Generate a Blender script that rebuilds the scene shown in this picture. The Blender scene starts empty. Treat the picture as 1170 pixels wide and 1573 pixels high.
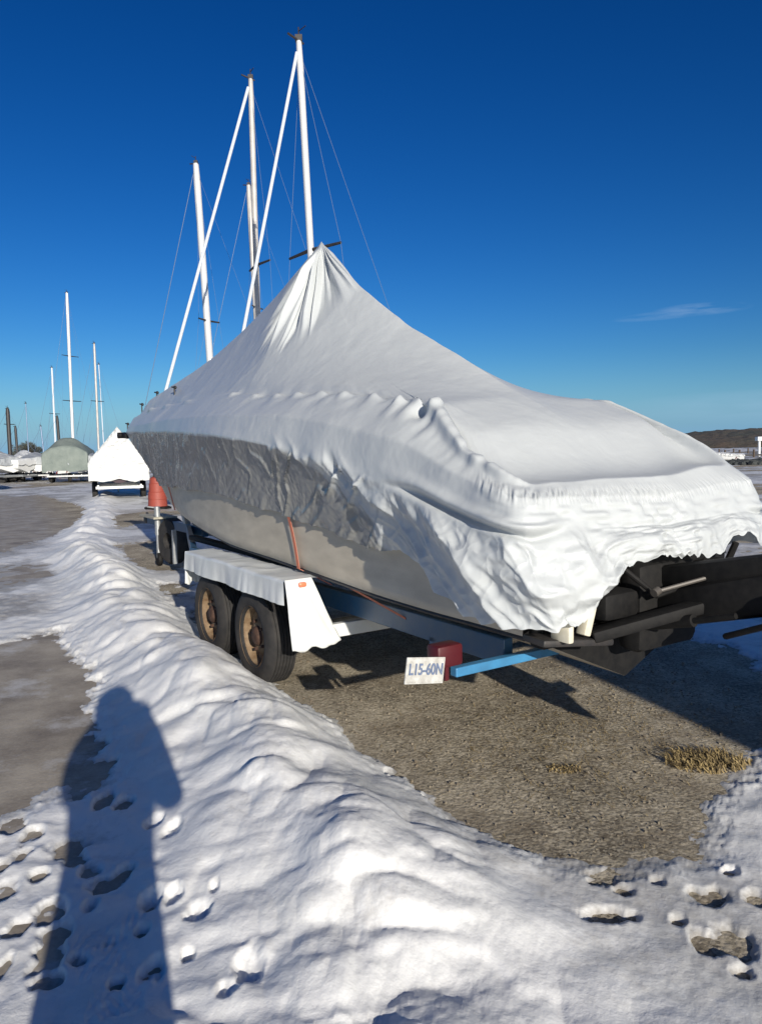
import bpy, bmesh, math, random
import numpy as np
from mathutils import Vector, Matrix, Euler

# ------------------------------------------------------------------ camera
scene = bpy.context.scene
FPX, CX, CY, CAMH = 1136.0, 585.0, 786.5, 1.55
PITCH, ROLL = math.radians(4.5), math.radians(1.2)
fwd = np.array([0, math.cos(PITCH), -math.sin(PITCH)])
_r = np.array([1.0, 0, 0]); _u = np.array([0, math.sin(PITCH), math.cos(PITCH)])
cr = _r * math.cos(ROLL) - _u * math.sin(ROLL)
cu = _r * math.sin(ROLL) + _u * math.cos(ROLL)
cd = bpy.data.cameras.new('camera'); cam = bpy.data.objects.new('camera', cd)
scene.collection.objects.link(cam); scene.camera = cam
m = Matrix(((cr[0], cu[0], -fwd[0], 0), (cr[1], cu[1], -fwd[1], 0), (cr[2], cu[2], -fwd[2], CAMH), (0, 0, 0, 1)))
cam.matrix_world = m
cd.sensor_fit = 'VERTICAL'; cd.sensor_height = 24; cd.lens = 24 * FPX / 1573
cd.clip_start = 0.03; cd.clip_end = 9000

# ------------------------------------------------------------------ light
SUN_AZ = math.radians(-18.8)      # direction the light travels, from +Y towards -X
SUN_EL = math.radians(17.5)
world = bpy.data.worlds.new("World"); scene.world = world; world.use_nodes = True
wn = world.node_tree.nodes; wl = world.node_tree.links; wn.clear()
wo = wn.new('ShaderNodeOutputWorld'); bg = wn.new('ShaderNodeBackground'); sky = wn.new('ShaderNodeTexSky')
sky.sky_type = 'NISHITA'; sky.sun_disc = False; sky.sun_elevation = SUN_EL
tosun = Vector((-math.sin(SUN_AZ) * math.cos(SUN_EL), -math.cos(SUN_AZ) * math.cos(SUN_EL), math.sin(SUN_EL)))
sky.sun_rotation = math.atan2(tosun.x, tosun.y)
sky.altitude = 0; sky.air_density = 1.0; sky.dust_density = 0.5; sky.ozone_density = 4.0
hs = wn.new('ShaderNodeHueSaturation'); hs.inputs['Saturation'].default_value = 1.28; hs.inputs['Value'].default_value = 1.0
wl.new(sky.outputs[0], hs.inputs['Color'])
def vmul(sock, v):
    n = wn.new('ShaderNodeVectorMath'); n.operation = 'MULTIPLY'; wl.new(sock, n.inputs[0]); n.inputs[1].default_value = v; return n.outputs[0]
gm = wn.new('ShaderNodeGamma'); gm.inputs[1].default_value = 1.35; wl.new(vmul(hs.outputs[0], (0.115,) * 3), gm.inputs[0])
skycol = vmul(gm.outputs[0], (0.54 / 0.115, 0.61 / 0.115, 0.69 / 0.115))
# one faint wisp of cloud and a thin bank low on the right
geo = wn.new('ShaderNodeNewGeometry')
def wmath(op, a, b=None, c=None):
    n = wn.new('ShaderNodeMath'); n.operation = op
    for i, v in enumerate((a, b, c)):
        if v is None: continue
        if isinstance(v, (int, float)): n.inputs[i].default_value = v
        else: wl.new(v, n.inputs[i])
    return n.outputs[0]
tc = wn.new('ShaderNodeTexCoord'); sep = wn.new('ShaderNodeSeparateXYZ'); wl.new(tc.outputs['Generated'], sep.inputs[0])
azv = wmath('DIVIDE', sep.outputs[0], sep.outputs[1]); elv = wmath('DIVIDE', sep.outputs[2], sep.outputs[1])
def blob(a0, e0, wa, we, tilt=0.0):
    da = wmath('SUBTRACT', azv, a0); de = wmath('SUBTRACT', elv, e0)
    de = wmath('SUBTRACT', de, wmath('MULTIPLY', da, tilt))
    q = wmath('ADD', wmath('POWER', wmath('DIVIDE', wmath('ABSOLUTE', da), wa), 2), wmath('POWER', wmath('DIVIDE', wmath('ABSOLUTE', de), we), 2))
    return wmath('MAXIMUM', wmath('SUBTRACT', 1.0, q), 0.0)
nz = wn.new('ShaderNodeTexNoise'); nz.inputs['Scale'].default_value = 16; nz.inputs['Detail'].default_value = 6
mp = wn.new('ShaderNodeMapping'); mp.inputs['Scale'].default_value = (1, 1, 7); wl.new(tc.outputs['Generated'], mp.inputs[0]); wl.new(mp.outputs[0], nz.inputs['Vector'])
nr = wn.new('ShaderNodeMapRange'); wl.new(nz.outputs[0], nr.inputs[0]); nr.inputs[1].default_value = 0.38; nr.inputs[2].default_value = 0.75; nr.inputs[4].default_value = 0.38
w1 = wmath('MULTIPLY', wmath('MAXIMUM', blob(0.432, 0.183, 0.07, 0.009, 0.05), wmath('MULTIPLY', blob(0.40, 0.178, 0.09, 0.007, 0.09), 0.7)), nr.outputs[0])
w2 = wmath('MULTIPLY', blob(0.60, 0.052, 0.30, 0.026), wmath('MULTIPLY', nz.outputs[0], 0.35))
front = wmath('GREATER_THAN', sep.outputs[1], 0.05)
wf = wmath('MULTIPLY', wmath('ADD', w1, w2), front)
mixw = wn.new('ShaderNodeMix'); mixw.data_type = 'RGBA'; wl.new(wf, mixw.inputs[0]); wl.new(skycol, mixw.inputs[6]); mixw.inputs[7].default_value = (4.2, 5.2, 6.4, 1)
hz = wmath('MULTIPLY', wmath('POWER', wmath('MAXIMUM', wmath('SUBTRACT', 1.0, wmath('DIVIDE', wmath('ABSOLUTE', sep.outputs[2]), 0.13)), 0.0), 1.6), 0.8)
mixh = wn.new('ShaderNodeMix'); mixh.data_type = 'RGBA'; wl.new(hz, mixh.inputs[0]); wl.new(mixw.outputs[2], mixh.inputs[6]); mixh.inputs[7].default_value = (1.15, 2.95, 5.3, 1)
wl.new(mixh.outputs[2], bg.inputs[0]); bg.inputs[1].default_value = 0.115
wl.new(bg.outputs[0], wo.inputs[0])
sd = bpy.data.lights.new('sun', 'SUN'); sd.energy = 4.6; sd.angle = math.radians(0.53); sd.color = (1.0, 0.93, 0.82)
sun = bpy.data.objects.new('sun', sd); scene.collection.objects.link(sun)
sun.rotation_euler = (-tosun).to_track_quat('-Z', 'Y').to_euler(); sun.location = (8, -20, 15)
scene.view_settings.view_transform = 'Standard'; scene.view_settings.look = 'None'
scene.view_settings.gamma = 1; scene.view_settings.exposure = 0.33
scene.render.engine = 'CYCLES'
scene.cycles.max_bounces = 6

# ------------------------------------------------------------------ helpers
COL = scene.collection
rng = np.random.default_rng(7); random.seed(7)
def A(*v): return np.array(v, float)
def px_ray(x, y): return fwd + (x - CX) / FPX * cr - (y - CY) / FPX * cu
CAM = A(0, 0, CAMH)
def at(x, y, depth):
    return Vector(CAM + px_ray(x, y) * depth)
def on_ground(x, y, z=0.0):
    d = px_ray(x, y); return CAM + d * ((z - CAMH) / d[2])
AZ = math.radians(32.7)
U = A(-math.sin(AZ), math.cos(AZ), 0); V = A(math.cos(AZ), math.sin(AZ), 0)
W0 = A(-0.9013, 4.9396, 0)
def B(s, w, z):        # boat coordinates (forward, across from port wheel face, up) -> world
    return W0 + s * U + w * V + A(0, 0, z)
def Bn(a):
    a = np.asarray(a, float)
    return W0 + a[..., 0:1] * U + a[..., 1:2] * V + a[..., 2:3] * A(0, 0, 1)

def tag(o, label=None, cat=None, group=None, kind=None):
    if label: o['label'] = label
    if cat: o['category'] = cat
    if group: o['group'] = group
    if kind: o['kind'] = kind
    return o
def empty(name, loc=(0, 0, 0), rz=0.0):
    o = bpy.data.objects.new(name, None); COL.objects.link(o); o.location = loc; o.rotation_euler = (0, 0, rz); o.empty_display_size = 0.1
    return o
def link_mesh(name, me, mat=None, parent=None, smooth=False):
    o = bpy.data.objects.new(name, me); COL.objects.link(o)
    if mat: me.materials.append(mat)
    if smooth: me.polygons.foreach_set('use_smooth', [True] * len(me.polygons))
    if parent: o.parent = parent
    return o
class MB:
    def __init__(s): s.bm = bmesh.new()
    def box(s, c, size, rot=None, bev=0.0):
        mt = Matrix.Translation(Vector(c)) @ (rot.to_4x4() if rot is not None else Matrix.Identity(4)) @ Matrix.Diagonal((size[0], size[1], size[2], 1))
        r = bmesh.ops.create_cube(s.bm, size=1, matrix=mt)
        if bev > 0:
            ed = list({e for v in r['verts'] for e in v.link_edges})
            bmesh.ops.bevel(s.bm, geom=ed, offset=bev, segments=2, affect='EDGES', profile=0.5)
        return s
    def beam(s, a, b, w, h, up=(0, 0, 1), bev=0.0):
        a = Vector(a); b = Vector(b); d = b - a; L = d.length; x = d.normalized(); upv = Vector(up)
        y = upv.cross(x).normalized(); z = x.cross(y)
        return s.box((a + b) / 2, (L, w, h), Matrix((x, y, z)).transposed(), bev)
    def tube(s, pts, r, n=10, cap=True):
        pts = [Vector(p) for p in pts]
        rr = r if isinstance(r, (list, tuple)) else [r] * len(pts)
        prev = None; rings = []
        up0 = None
        for i, p in enumerate(pts):
            d = (pts[min(i + 1, len(pts) - 1)] - pts[max(i - 1, 0)]).normalized()
            if up0 is None:
                up0 = d.orthogonal().normalized()
            else:
                up0 = (up0 - d * up0.dot(d)).normalized()
            q = d.cross(up0)
            ring = [s.bm.verts.new(p + (up0 * math.cos(2 * math.pi * k / n) + q * math.sin(2 * math.pi * k / n)) * rr[i]) for k in range(n)]
            if prev:
                for k in range(n): s.bm.faces.new((prev[k], prev[(k + 1) % n], ring[(k + 1) % n], ring[k]))
            rings.append(ring); prev = ring
        if cap:
            s.bm.faces.new(list(reversed(rings[0]))); s.bm.faces.new(rings[-1])
        return s
    def lathe(s, prof, origin, axis, n=40):       # prof: (radius, distance along axis)
        ax = Vector(axis).normalized(); o = Vector(origin); a = ax.orthogonal().normalized(); b = ax.cross(a)
        prev = None
        for r, h in prof:
            c = o + ax * h
            if r < 1e-6: ring = [s.bm.verts.new(c)]
            else: ring = [s.bm.verts.new(c + (a * math.cos(2 * math.pi * k / n) + b * math.sin(2 * math.pi * k / n)) * r) for k in range(n)]
            if prev:
                if len(prev) == 1 and len(ring) > 1:
                    for k in range(n): s.bm.faces.new((prev[0], ring[k], ring[(k + 1) % n]))
                elif len(ring) == 1 and len(prev) > 1:
                    for k in range(n): s.bm.faces.new((prev[k], ring[0], prev[(k + 1) % n]))
                elif len(ring) > 1:
                    for k in range(n): s.bm.faces.new((prev[k], ring[k], ring[(k + 1) % n], prev[(k + 1) % n]))
            prev = ring
        return s
    def build(s, name, mat, parent=None, smooth=False, world=True):
        bmesh.ops.recalc_face_normals(s.bm, faces=s.bm.faces[:])
        me = bpy.data.meshes.new(name); s.bm.to_mesh(me); s.bm.free()
        if parent is not None and world:
            me.transform(Matrix.Translation(-Vector(parent_loc(parent))))
        o = link_mesh(name, me, mat, parent, smooth)
        if smooth:
            try: me.set_sharp_from_angle(angle=math.radians(38))
            except Exception: pass
        return o
def parent_loc(p):
    l = Vector(p.location)
    while p.parent: p = p.parent; l += Vector(p.location)
    return l
def grid_mesh(name, P, mat, parent=None, closed_u=False, flip=False, smooth=True, uv=None):
    nu, nv = P.shape[:2]
    idx = np.arange(nu * nv).reshape(nu, nv)
    if closed_u: idx = np.vstack([idx, idx[:1]])
    a = idx[:-1, :-1].ravel(); b = idx[1:, :-1].ravel(); c = idx[1:, 1:].ravel(); d = idx[:-1, 1:].ravel()
    q = np.stack([a, d, c, b] if flip else [a, b, c, d], 1).astype(np.int32)
    me = bpy.data.meshes.new(name)
    co = P.reshape(-1, 3).astype(np.float32)
    if parent is not None: co = co - np.array(parent_loc(parent), np.float32)
    me.vertices.add(len(co)); me.vertices.foreach_set('co', co.ravel())
    me.loops.add(q.size); me.loops.foreach_set('vertex_index', q.ravel())
    me.polygons.add(len(q)); me.polygons.foreach_set('loop_start', np.arange(0, q.size, 4, dtype=np.int32))
    me.update(calc_edges=True); me.validate()
    o = link_mesh(name, me, mat, parent, smooth)
    return o
def attr(o, name, arr):
    a = o.data.attributes.new(name, 'FLOAT', 'POINT'); a.data.foreach_set('value', np.asarray(arr, np.float32).ravel())

# numpy noise
def _h(ix, iy, iz, seed):
    h = (ix * 374761393 + iy * 668265263 + iz * 2147483647 + seed * 1274126177) & 0xffffffff
    h = ((h ^ (h >> 13)) * 1274126177) & 0xffffffff
    h = ((h ^ (h >> 16)) * 2246822519) & 0xffffffff
    return ((h ^ (h >> 15)) & 0xffffff) / float(0xffffff) * 2 - 1
def vnoise(x, y, z=0.0, seed=0):
    x, y, z = np.broadcast_arrays(np.asarray(x, float), np.asarray(y, float), np.asarray(z, float))
    ix = np.floor(x).astype(np.int64); iy = np.floor(y).astype(np.int64); iz = np.floor(z).astype(np.int64)
    fx = x - ix; fy = y - iy; fz = z - iz
    fx = fx * fx * fx * (fx * (fx * 6 - 15) + 10); fy = fy * fy * fy * (fy * (fy * 6 - 15) + 10); fz = fz * fz * (3 - 2 * fz)
    r = 0
    for dx in (0, 1):
        for dy in (0, 1):
            for dz in (0, 1):
                wgt = (fx if dx else 1 - fx) * (fy if dy else 1 - fy) * (fz if dz else 1 - fz)
                r = r + wgt * _h(ix + dx, iy + dy, iz + dz, seed)
    return r
def fbm(x, y, z=0.0, oct=4, seed=0, gain=0.5):
    r = 0; a = 1.0; t = 0
    for k in range(oct):
        r = r + a * vnoise(np.asarray(x) * 2 ** k + 13.7 * k, np.asarray(y) * 2 ** k + 7.1 * k, np.asarray(z) * 2 ** k, seed + k * 17); t += a; a *= gain
    return r / t
def sst(a, b, x):
    t = np.clip((np.asarray(x, float) - a) / (b - a), 0, 1); return t * t * (3 - 2 * t)

# ------------------------------------------------------------------ materials
def mat(name, col, rough=0.5, metal=0.0, spec=0.5, noise=None, bump=None, sss=0.0, coat=0.0, transl=0.0):
    """noise=(scale, amount, col2)  bump=(scale, strength, distance)"""
    M = bpy.data.materials.new(name); M.use_nodes = True
    nt = M.node_tree; n = nt.nodes; l = nt.links; p = n['Principled BSDF']
    p.inputs['Base Color'].default_value = (*col, 1); p.inputs['Roughness'].default_value = rough; p.inputs['Metallic'].default_value = metal
    p.inputs['Specular IOR Level'].default_value = spec
    p.inputs['Coat Weight'].default_value = coat
    g = n.new('ShaderNodeTexCoord')
    if noise:
        t = n.new('ShaderNodeTexNoise'); t.inputs['Scale'].default_value = noise[0]; t.inputs['Detail'].default_value = 7; t.inputs['Roughness'].default_value = 0.6
        l.new(g.outputs['Object'], t.inputs['Vector'])
        r = n.new('ShaderNodeMapRange'); r.inputs[1].default_value = 0.35; r.inputs[2].default_value = 0.65; r.inputs[3].default_value = 0; r.inputs[4].default_value = noise[1]
        l.new(t.outputs[0], r.inputs[0])
        mx = n.new('ShaderNodeMix'); mx.data_type = 'RGBA'; l.new(r.outputs[0], mx.inputs[0]); mx.inputs[6].default_value = (*col, 1); mx.inputs[7].default_value = (*noise[2], 1)
        l.new(mx.outputs[2], p.inputs['Base Color'])
    if bump:
        t = n.new('ShaderNodeTexNoise'); t.inputs['Scale'].default_value = bump[0]; t.inputs['Detail'].default_value = 5; l.new(g.outputs['Object'], t.inputs['Vector'])
        b = n.new('ShaderNodeBump'); b.inputs['Strength'].default_value = bump[1]; b.inputs['Distance'].default_value = bump[2]; l.new(t.outputs[0], b.inputs['Height']); l.new(b.outputs[0], p.inputs['Normal'])
    if transl > 0:
        out = n['Material Output']; tr = n.new('ShaderNodeBsdfTranslucent'); tr.inputs[0].default_value = (*col, 1)
        ms = n.new('ShaderNodeMixShader'); ms.inputs[0].default_value = transl
        l.new(p.outputs[0], ms.inputs[1]); l.new(tr.outputs[0], ms.inputs[2]); l.new(ms.outputs[0], out.inputs[0])
    return M
M = {}
M['black'] = mat('black_rubber', (0.005, 0.005, 0.0055), 0.7, spec=0.25, noise=(25, 0.6, (0.016, 0.015, 0.014)), bump=(60, 0.2, 0.003))
M['tyre'] = mat('tyre_rubber', (0.014, 0.0135, 0.0135), 0.8, noise=(14, 0.8, (0.035, 0.032, 0.03)), bump=(80, 0.3, 0.002))
M['rim'] = mat('rusty_rim', (0.13, 0.075, 0.036), 0.75, 0.0, noise=(16, 1.0, (0.24, 0.17, 0.10)), bump=(70, 0.3, 0.003))
M['hub'] = mat('rusty_hub', (0.035, 0.018, 0.012), 0.8, noise=(30, 0.9, (0.09, 0.045, 0.028)))
M['blue'] = mat('shaded_blue_trailer_paint', (0.010, 0.075, 0.17), 0.4, noise=(9, 0.8, (0.05, 0.10, 0.16)), bump=(40, 0.15, 0.002))  # trailer paint, darkened to carry the shade under the hull
M['sunblue'] = mat('sunlit_blue_trailer_paint', (0.05, 0.22, 0.42), 0.4, noise=(12, 0.6, (0.04, 0.13, 0.25)))  # same paint as the rails, with sunlight on the rear bar put into the colour
M['fender'] = mat('white_fender_plastic', (0.68, 0.70, 0.69), 0.35, noise=(5, 0.6, (0.54, 0.56, 0.54)), bump=(9, 0.3, 0.01))
M['galv'] = mat('galvanised_steel', (0.42, 0.43, 0.43), 0.45, 0.6, noise=(20, 0.8, (0.30, 0.31, 0.31)))
M['alu'] = mat('mast_aluminium', (0.60, 0.61, 0.61), 0.35, 0.15, noise=(3, 0.5, (0.66, 0.65, 0.62)))
M['oldalu'] = mat('mast_weathered', (0.50, 0.48, 0.45), 0.5, 0.1, noise=(3, 0.6, (0.36, 0.34, 0.32)))
M['sail'] = mat('furled_sail_cloth', (0.52, 0.56, 0.60), 0.7, noise=(2.5, 0.5, (0.62, 0.70, 0.8)))
M['wire'] = mat('steel_wire', (0.16, 0.22, 0.32), 0.4, 0.3)
M['orange'] = mat('orange_strap', (0.52, 0.19, 0.12), 0.7, noise=(60, 0.6, (0.55, 0.13, 0.06)))
M['drum'] = mat('orange_plastic', (0.30, 0.055, 0.035), 0.6, noise=(8, 0.7, (0.24, 0.05, 0.035)))
M['plank'] = mat('weathered_plank', (0.40, 0.38, 0.30), 0.8, noise=(18, 0.8, (0.27, 0.25, 0.2)))
M['plate'] = mat('plate_white', (0.56, 0.56, 0.54), 0.45, noise=(30, 0.9, (0.36, 0.35, 0.32)))
M['plateblue'] = mat('plate_lettering', (0.13, 0.17, 0.27), 0.6)
M['redlamp'] = mat('red_lamp_lens', (0.07, 0.004, 0.008), 0.5, coat=0.1)
M['amber'] = mat('amber_lens', (0.75, 0.2, 0.1), 0.3)
M['cream'] = mat('cream_gelcoat', (0.72, 0.68, 0.55), 0.35, noise=(20, 0.6, (0.55, 0.50, 0.38)))
M['hullwhite'] = mat('white_gelcoat', (0.74, 0.75, 0.74), 0.3, noise=(2, 0.4, (0.6, 0.61, 0.6)))
M['navy'] = mat('navy_gelcoat', (0.03, 0.05, 0.10), 0.3)
M['antifoul'] = mat('antifouling', (0.06, 0.04, 0.05), 0.8)
M['redfoul'] = mat('red_antifouling', (0.16, 0.03, 0.025), 0.8)
M['darksteel'] = mat('dark_steel', (0.03, 0.03, 0.031), 0.55, 0.3, noise=(20, 0.7, (0.06, 0.05, 0.045)))
M['farwrap'] = mat('white_shrink_film', (0.62, 0.63, 0.62), 0.4, bump=(3.5, 0.9, 0.25))
M['dullwrap'] = mat('weathered_film', (0.42, 0.44, 0.45), 0.6, noise=(1.2, 0.9, (0.25, 0.27, 0.29)), bump=(3, 0.9, 0.2))
M['greentarp'] = mat('grey_green_tarpaulin', (0.135, 0.165, 0.15), 0.75, noise=(1.5, 0.8, (0.21, 0.24, 0.215)), bump=(4, 0.6, 0.08))
M['greytarp'] = mat('grey_tarpaulin', (0.16, 0.19, 0.20), 0.7, noise=(1.5, 0.6, (0.22, 0.26, 0.26)), bump=(4, 0.6, 0.08))
M['coat'] = mat('dark_winter_coat', (0.03, 0.035, 0.05), 0.85, bump=(25, 0.4, 0.01))
M['skin'] = mat('skin', (0.55, 0.36, 0.27), 0.5)
M['hair'] = mat('brown_hair', (0.05, 0.03, 0.02), 0.6, bump=(80, 0.5, 0.01))
M['phone'] = mat('phone_glass', (0.01, 0.01, 0.012), 0.1)
M['bark'] = mat('bark', (0.08, 0.06, 0.045), 0.9)
M['twig'] = mat('bare_twigs', (0.07, 0.075, 0.06), 0.9)
M['straw'] = mat('dry_grass_blades', (0.36, 0.27, 0.12), 0.8, noise=(30, 1.0, (0.12, 0.085, 0.04)))

# hull: warm grey with faint horizontal dirt streaks
def hull_mat():
    m_ = bpy.data.materials.new('grey_hull_gelcoat'); m_.use_nodes = True; n = m_.node_tree.nodes; l = m_.node_tree.links; p = n['Principled BSDF']
    g = n.new('ShaderNodeTexCoord'); mp_ = n.new('ShaderNodeMapping'); mp_.inputs['Rotation'].default_value = (0, 0, -AZ); mp_.inputs['Scale'].default_value = (9, 0.7, 14); l.new(g.outputs['Object'], mp_.inputs[0])
    t = n.new('ShaderNodeTexNoise'); t.inputs['Scale'].default_value = 1.0; t.inputs['Detail'].default_value = 6; l.new(mp_.outputs[0], t.inputs[0])
    cr_ = n.new('ShaderNodeValToRGB'); cr_.color_ramp.elements[0].position = 0.3; cr_.color_ramp.elements[0].color = (0.45, 0.40, 0.315, 1)
    cr_.color_ramp.elements[1].position = 0.7; cr_.color_ramp.elements[1].color = (0.57, 0.51, 0.405, 1); l.new(t.outputs[0], cr_.inputs[0]); l.new(cr_.outputs[0], p.inputs['Base Color'])
    p.inputs['Roughness'].default_value = 0.5
    t2 = n.new('ShaderNodeTexNoise'); t2.inputs['Scale'].default_value = 140; l.new(g.outputs['Object'], t2.inputs[0])
    b = n.new('ShaderNodeBump'); b.inputs['Strength'].default_value = 0.05; b.inputs['Distance'].default_value = 0.002; l.new(t2.outputs[0], b.inputs['Height']); l.new(b.outputs[0], p.inputs['Normal'])
    return m_
M['hull'] = hull_mat()
def wrap_mat():
    m_ = bpy.data.materials.new('shrink_film'); m_.use_nodes = True; n = m_.node_tree.nodes; l = m_.node_tree.links; p = n['Principled BSDF']
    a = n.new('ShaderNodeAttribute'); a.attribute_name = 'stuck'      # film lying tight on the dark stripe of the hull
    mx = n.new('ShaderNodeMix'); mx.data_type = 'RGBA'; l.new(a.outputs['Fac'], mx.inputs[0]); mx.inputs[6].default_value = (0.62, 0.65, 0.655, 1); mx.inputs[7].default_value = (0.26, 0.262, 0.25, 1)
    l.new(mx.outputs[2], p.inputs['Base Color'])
    mr = n.new('ShaderNodeMapRange'); mr.inputs[3].default_value = 0.34; mr.inputs[4].default_value = 0.24; l.new(a.outputs['Fac'], mr.inputs[0]); l.new(mr.outputs[0], p.inputs['Roughness'])
    g = n.new('ShaderNodeTexCoord'); t = n.new('ShaderNodeTexNoise'); t.inputs['Scale'].default_value = 9; t.inputs['Detail'].default_value = 5; l.new(g.outputs['Object'], t.inputs[0])
    b = n.new('ShaderNodeBump'); b.inputs['Strength'].default_value = 0.10; b.inputs['Distance'].default_value = 0.02; l.new(t.outputs[0], b.inputs['Height']); l.new(b.outputs[0], p.inputs['Normal'])
    t4 = n.new('ShaderNodeTexNoise'); t4.inputs['Scale'].default_value = 5; l.new(g.outputs['Object'], t4.inputs[0])
    vm = n.new('ShaderNodeVectorMath'); vm.operation = 'MULTIPLY_ADD'; l.new(t4.outputs['Color'], vm.inputs[0]); vm.inputs[1].default_value = (0.35, 0.35, 0.35); l.new(g.outputs['Object'], vm.inputs[2])
    vo = n.new('ShaderNodeTexVoronoi'); vo.inputs['Scale'].default_value = 11; l.new(vm.outputs[0], vo.inputs[0])
    la = n.new('ShaderNodeAttribute'); la.attribute_name = 'loose'
    ls = n.new('ShaderNodeMapRange'); ls.inputs[3].default_value = 0.05; ls.inputs[4].default_value = 0.32; l.new(la.outputs['Fac'], ls.inputs[0])
    b2 = n.new('ShaderNodeBump'); b2.inputs['Distance'].default_value = 0.03; l.new(ls.outputs[0], b2.inputs['Strength']); l.new(vo.outputs[0], b2.inputs['Height']); l.new(b.outputs[0], b2.inputs['Normal']); l.new(b2.outputs[0], p.inputs['Normal'])
    out = n['Material Output']; tr = n.new('ShaderNodeBsdfTranslucent'); tr.inputs[0].default_value = (0.65, 0.65, 0.63, 1)
    ms = n.new('ShaderNodeMixShader'); f = n.new('ShaderNodeMapRange'); f.inputs[3].default_value = 0.22; f.inputs[4].default_value = 0.0; l.new(a.outputs['Fac'], f.inputs[0]); l.new(f.outputs[0], ms.inputs[0])
    l.new(p.outputs[0], ms.inputs[1]); l.new(tr.outputs[0], ms.inputs[2]); l.new(ms.outputs[0], out.inputs[0])
    return m_
M['wrap'] = wrap_mat()
def snow_mat():
    m_ = bpy.data.materials.new('snow'); m_.use_nodes = True; n = m_.node_tree.nodes; l = m_.node_tree.links; p = n['Principled BSDF']
    g = n.new('ShaderNodeTexCoord')
    a = n.new('ShaderNodeAttribute'); a.attribute_name = 'thin'
    t = n.new('ShaderNodeTexNoise'); t.inputs['Scale'].default_value = 2.2; t.inputs['Detail'].default_value = 9; t.inputs['Roughness'].default_value = 0.62; l.new(g.outputs['Object'], t.inputs[0])
    # dirt speckle where snow is thin
    t3 = n.new('ShaderNodeTexNoise'); t3.inputs['Scale'].default_value = 22; t3.inputs['Detail'].default_value = 8; t3.inputs['Roughness'].default_value = 0.7; l.new(g.outputs['Object'], t3.inputs[0])
    mu = n.new('ShaderNodeMath'); mu.operation = 'ADD'; l.new(t.outputs[0], mu.inputs[0]); l.new(t3.outputs[0], mu.inputs[1])
    ad = n.new('ShaderNodeMath'); ad.operation = 'MULTIPLY_ADD'; l.new(a.outputs['Fac'], ad.inputs[0]); ad.inputs[1].default_value = 0.75; l.new(mu.outputs[0], ad.inputs[2])
    r = n.new('ShaderNodeMapRange'); r.inputs[1].default_value = 1.08; r.inputs[2].default_value = 1.75; r.inputs[4].default_value = 0.85; l.new(ad.outputs[0], r.inputs[0])
    mx = n.new('ShaderNodeMix'); mx.data_type = 'RGBA'; l.new(r.outputs[0], mx.inputs[0]); mx.inputs[6].default_value = (0.78, 0.78, 0.765, 1); mx.inputs[7].default_value = (0.27, 0.25, 0.22, 1)
    t6 = n.new('ShaderNodeTexNoise'); t6.inputs['Scale'].default_value = 1.6; t6.inputs['Detail'].default_value = 8; t6.inputs['Roughness'].default_value = 0.7; l.new(g.outputs['Object'], t6.inputs[0])
    r6 = n.new('ShaderNodeMapRange'); l.new(t6.outputs[0], r6.inputs[0]); r6.inputs[1].default_value = 0.48; r6.inputs[2].default_value = 0.72; r6.inputs[4].default_value = 0.55
    mx6 = n.new('ShaderNodeMix'); mx6.data_type = 'RGBA'; l.new(r6.outputs[0], mx6.inputs[0]); l.new(mx.outputs[2], mx6.inputs[6]); mx6.inputs[7].default_value = (0.50, 0.51, 0.49, 1)
    l.new(mx6.outputs[2], p.inputs['Base Color']); p.inputs['Roughness'].default_value = 0.55
    t2 = n.new('ShaderNodeTexNoise'); t2.inputs['Scale'].default_value = 55; t2.inputs['Detail'].default_value = 8; t2.inputs['Roughness'].default_value = 0.65; l.new(g.outputs['Object'], t2.inputs[0])
    b = n.new('ShaderNodeBump'); b.inputs['Strength'].default_value = 0.30; b.inputs['Distance'].default_value = 0.010; l.new(t2.outputs[0], b.inputs['Height']); l.new(b.outputs[0], p.inputs['Normal'])
    return m_
M['snow'] = snow_mat()
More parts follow.
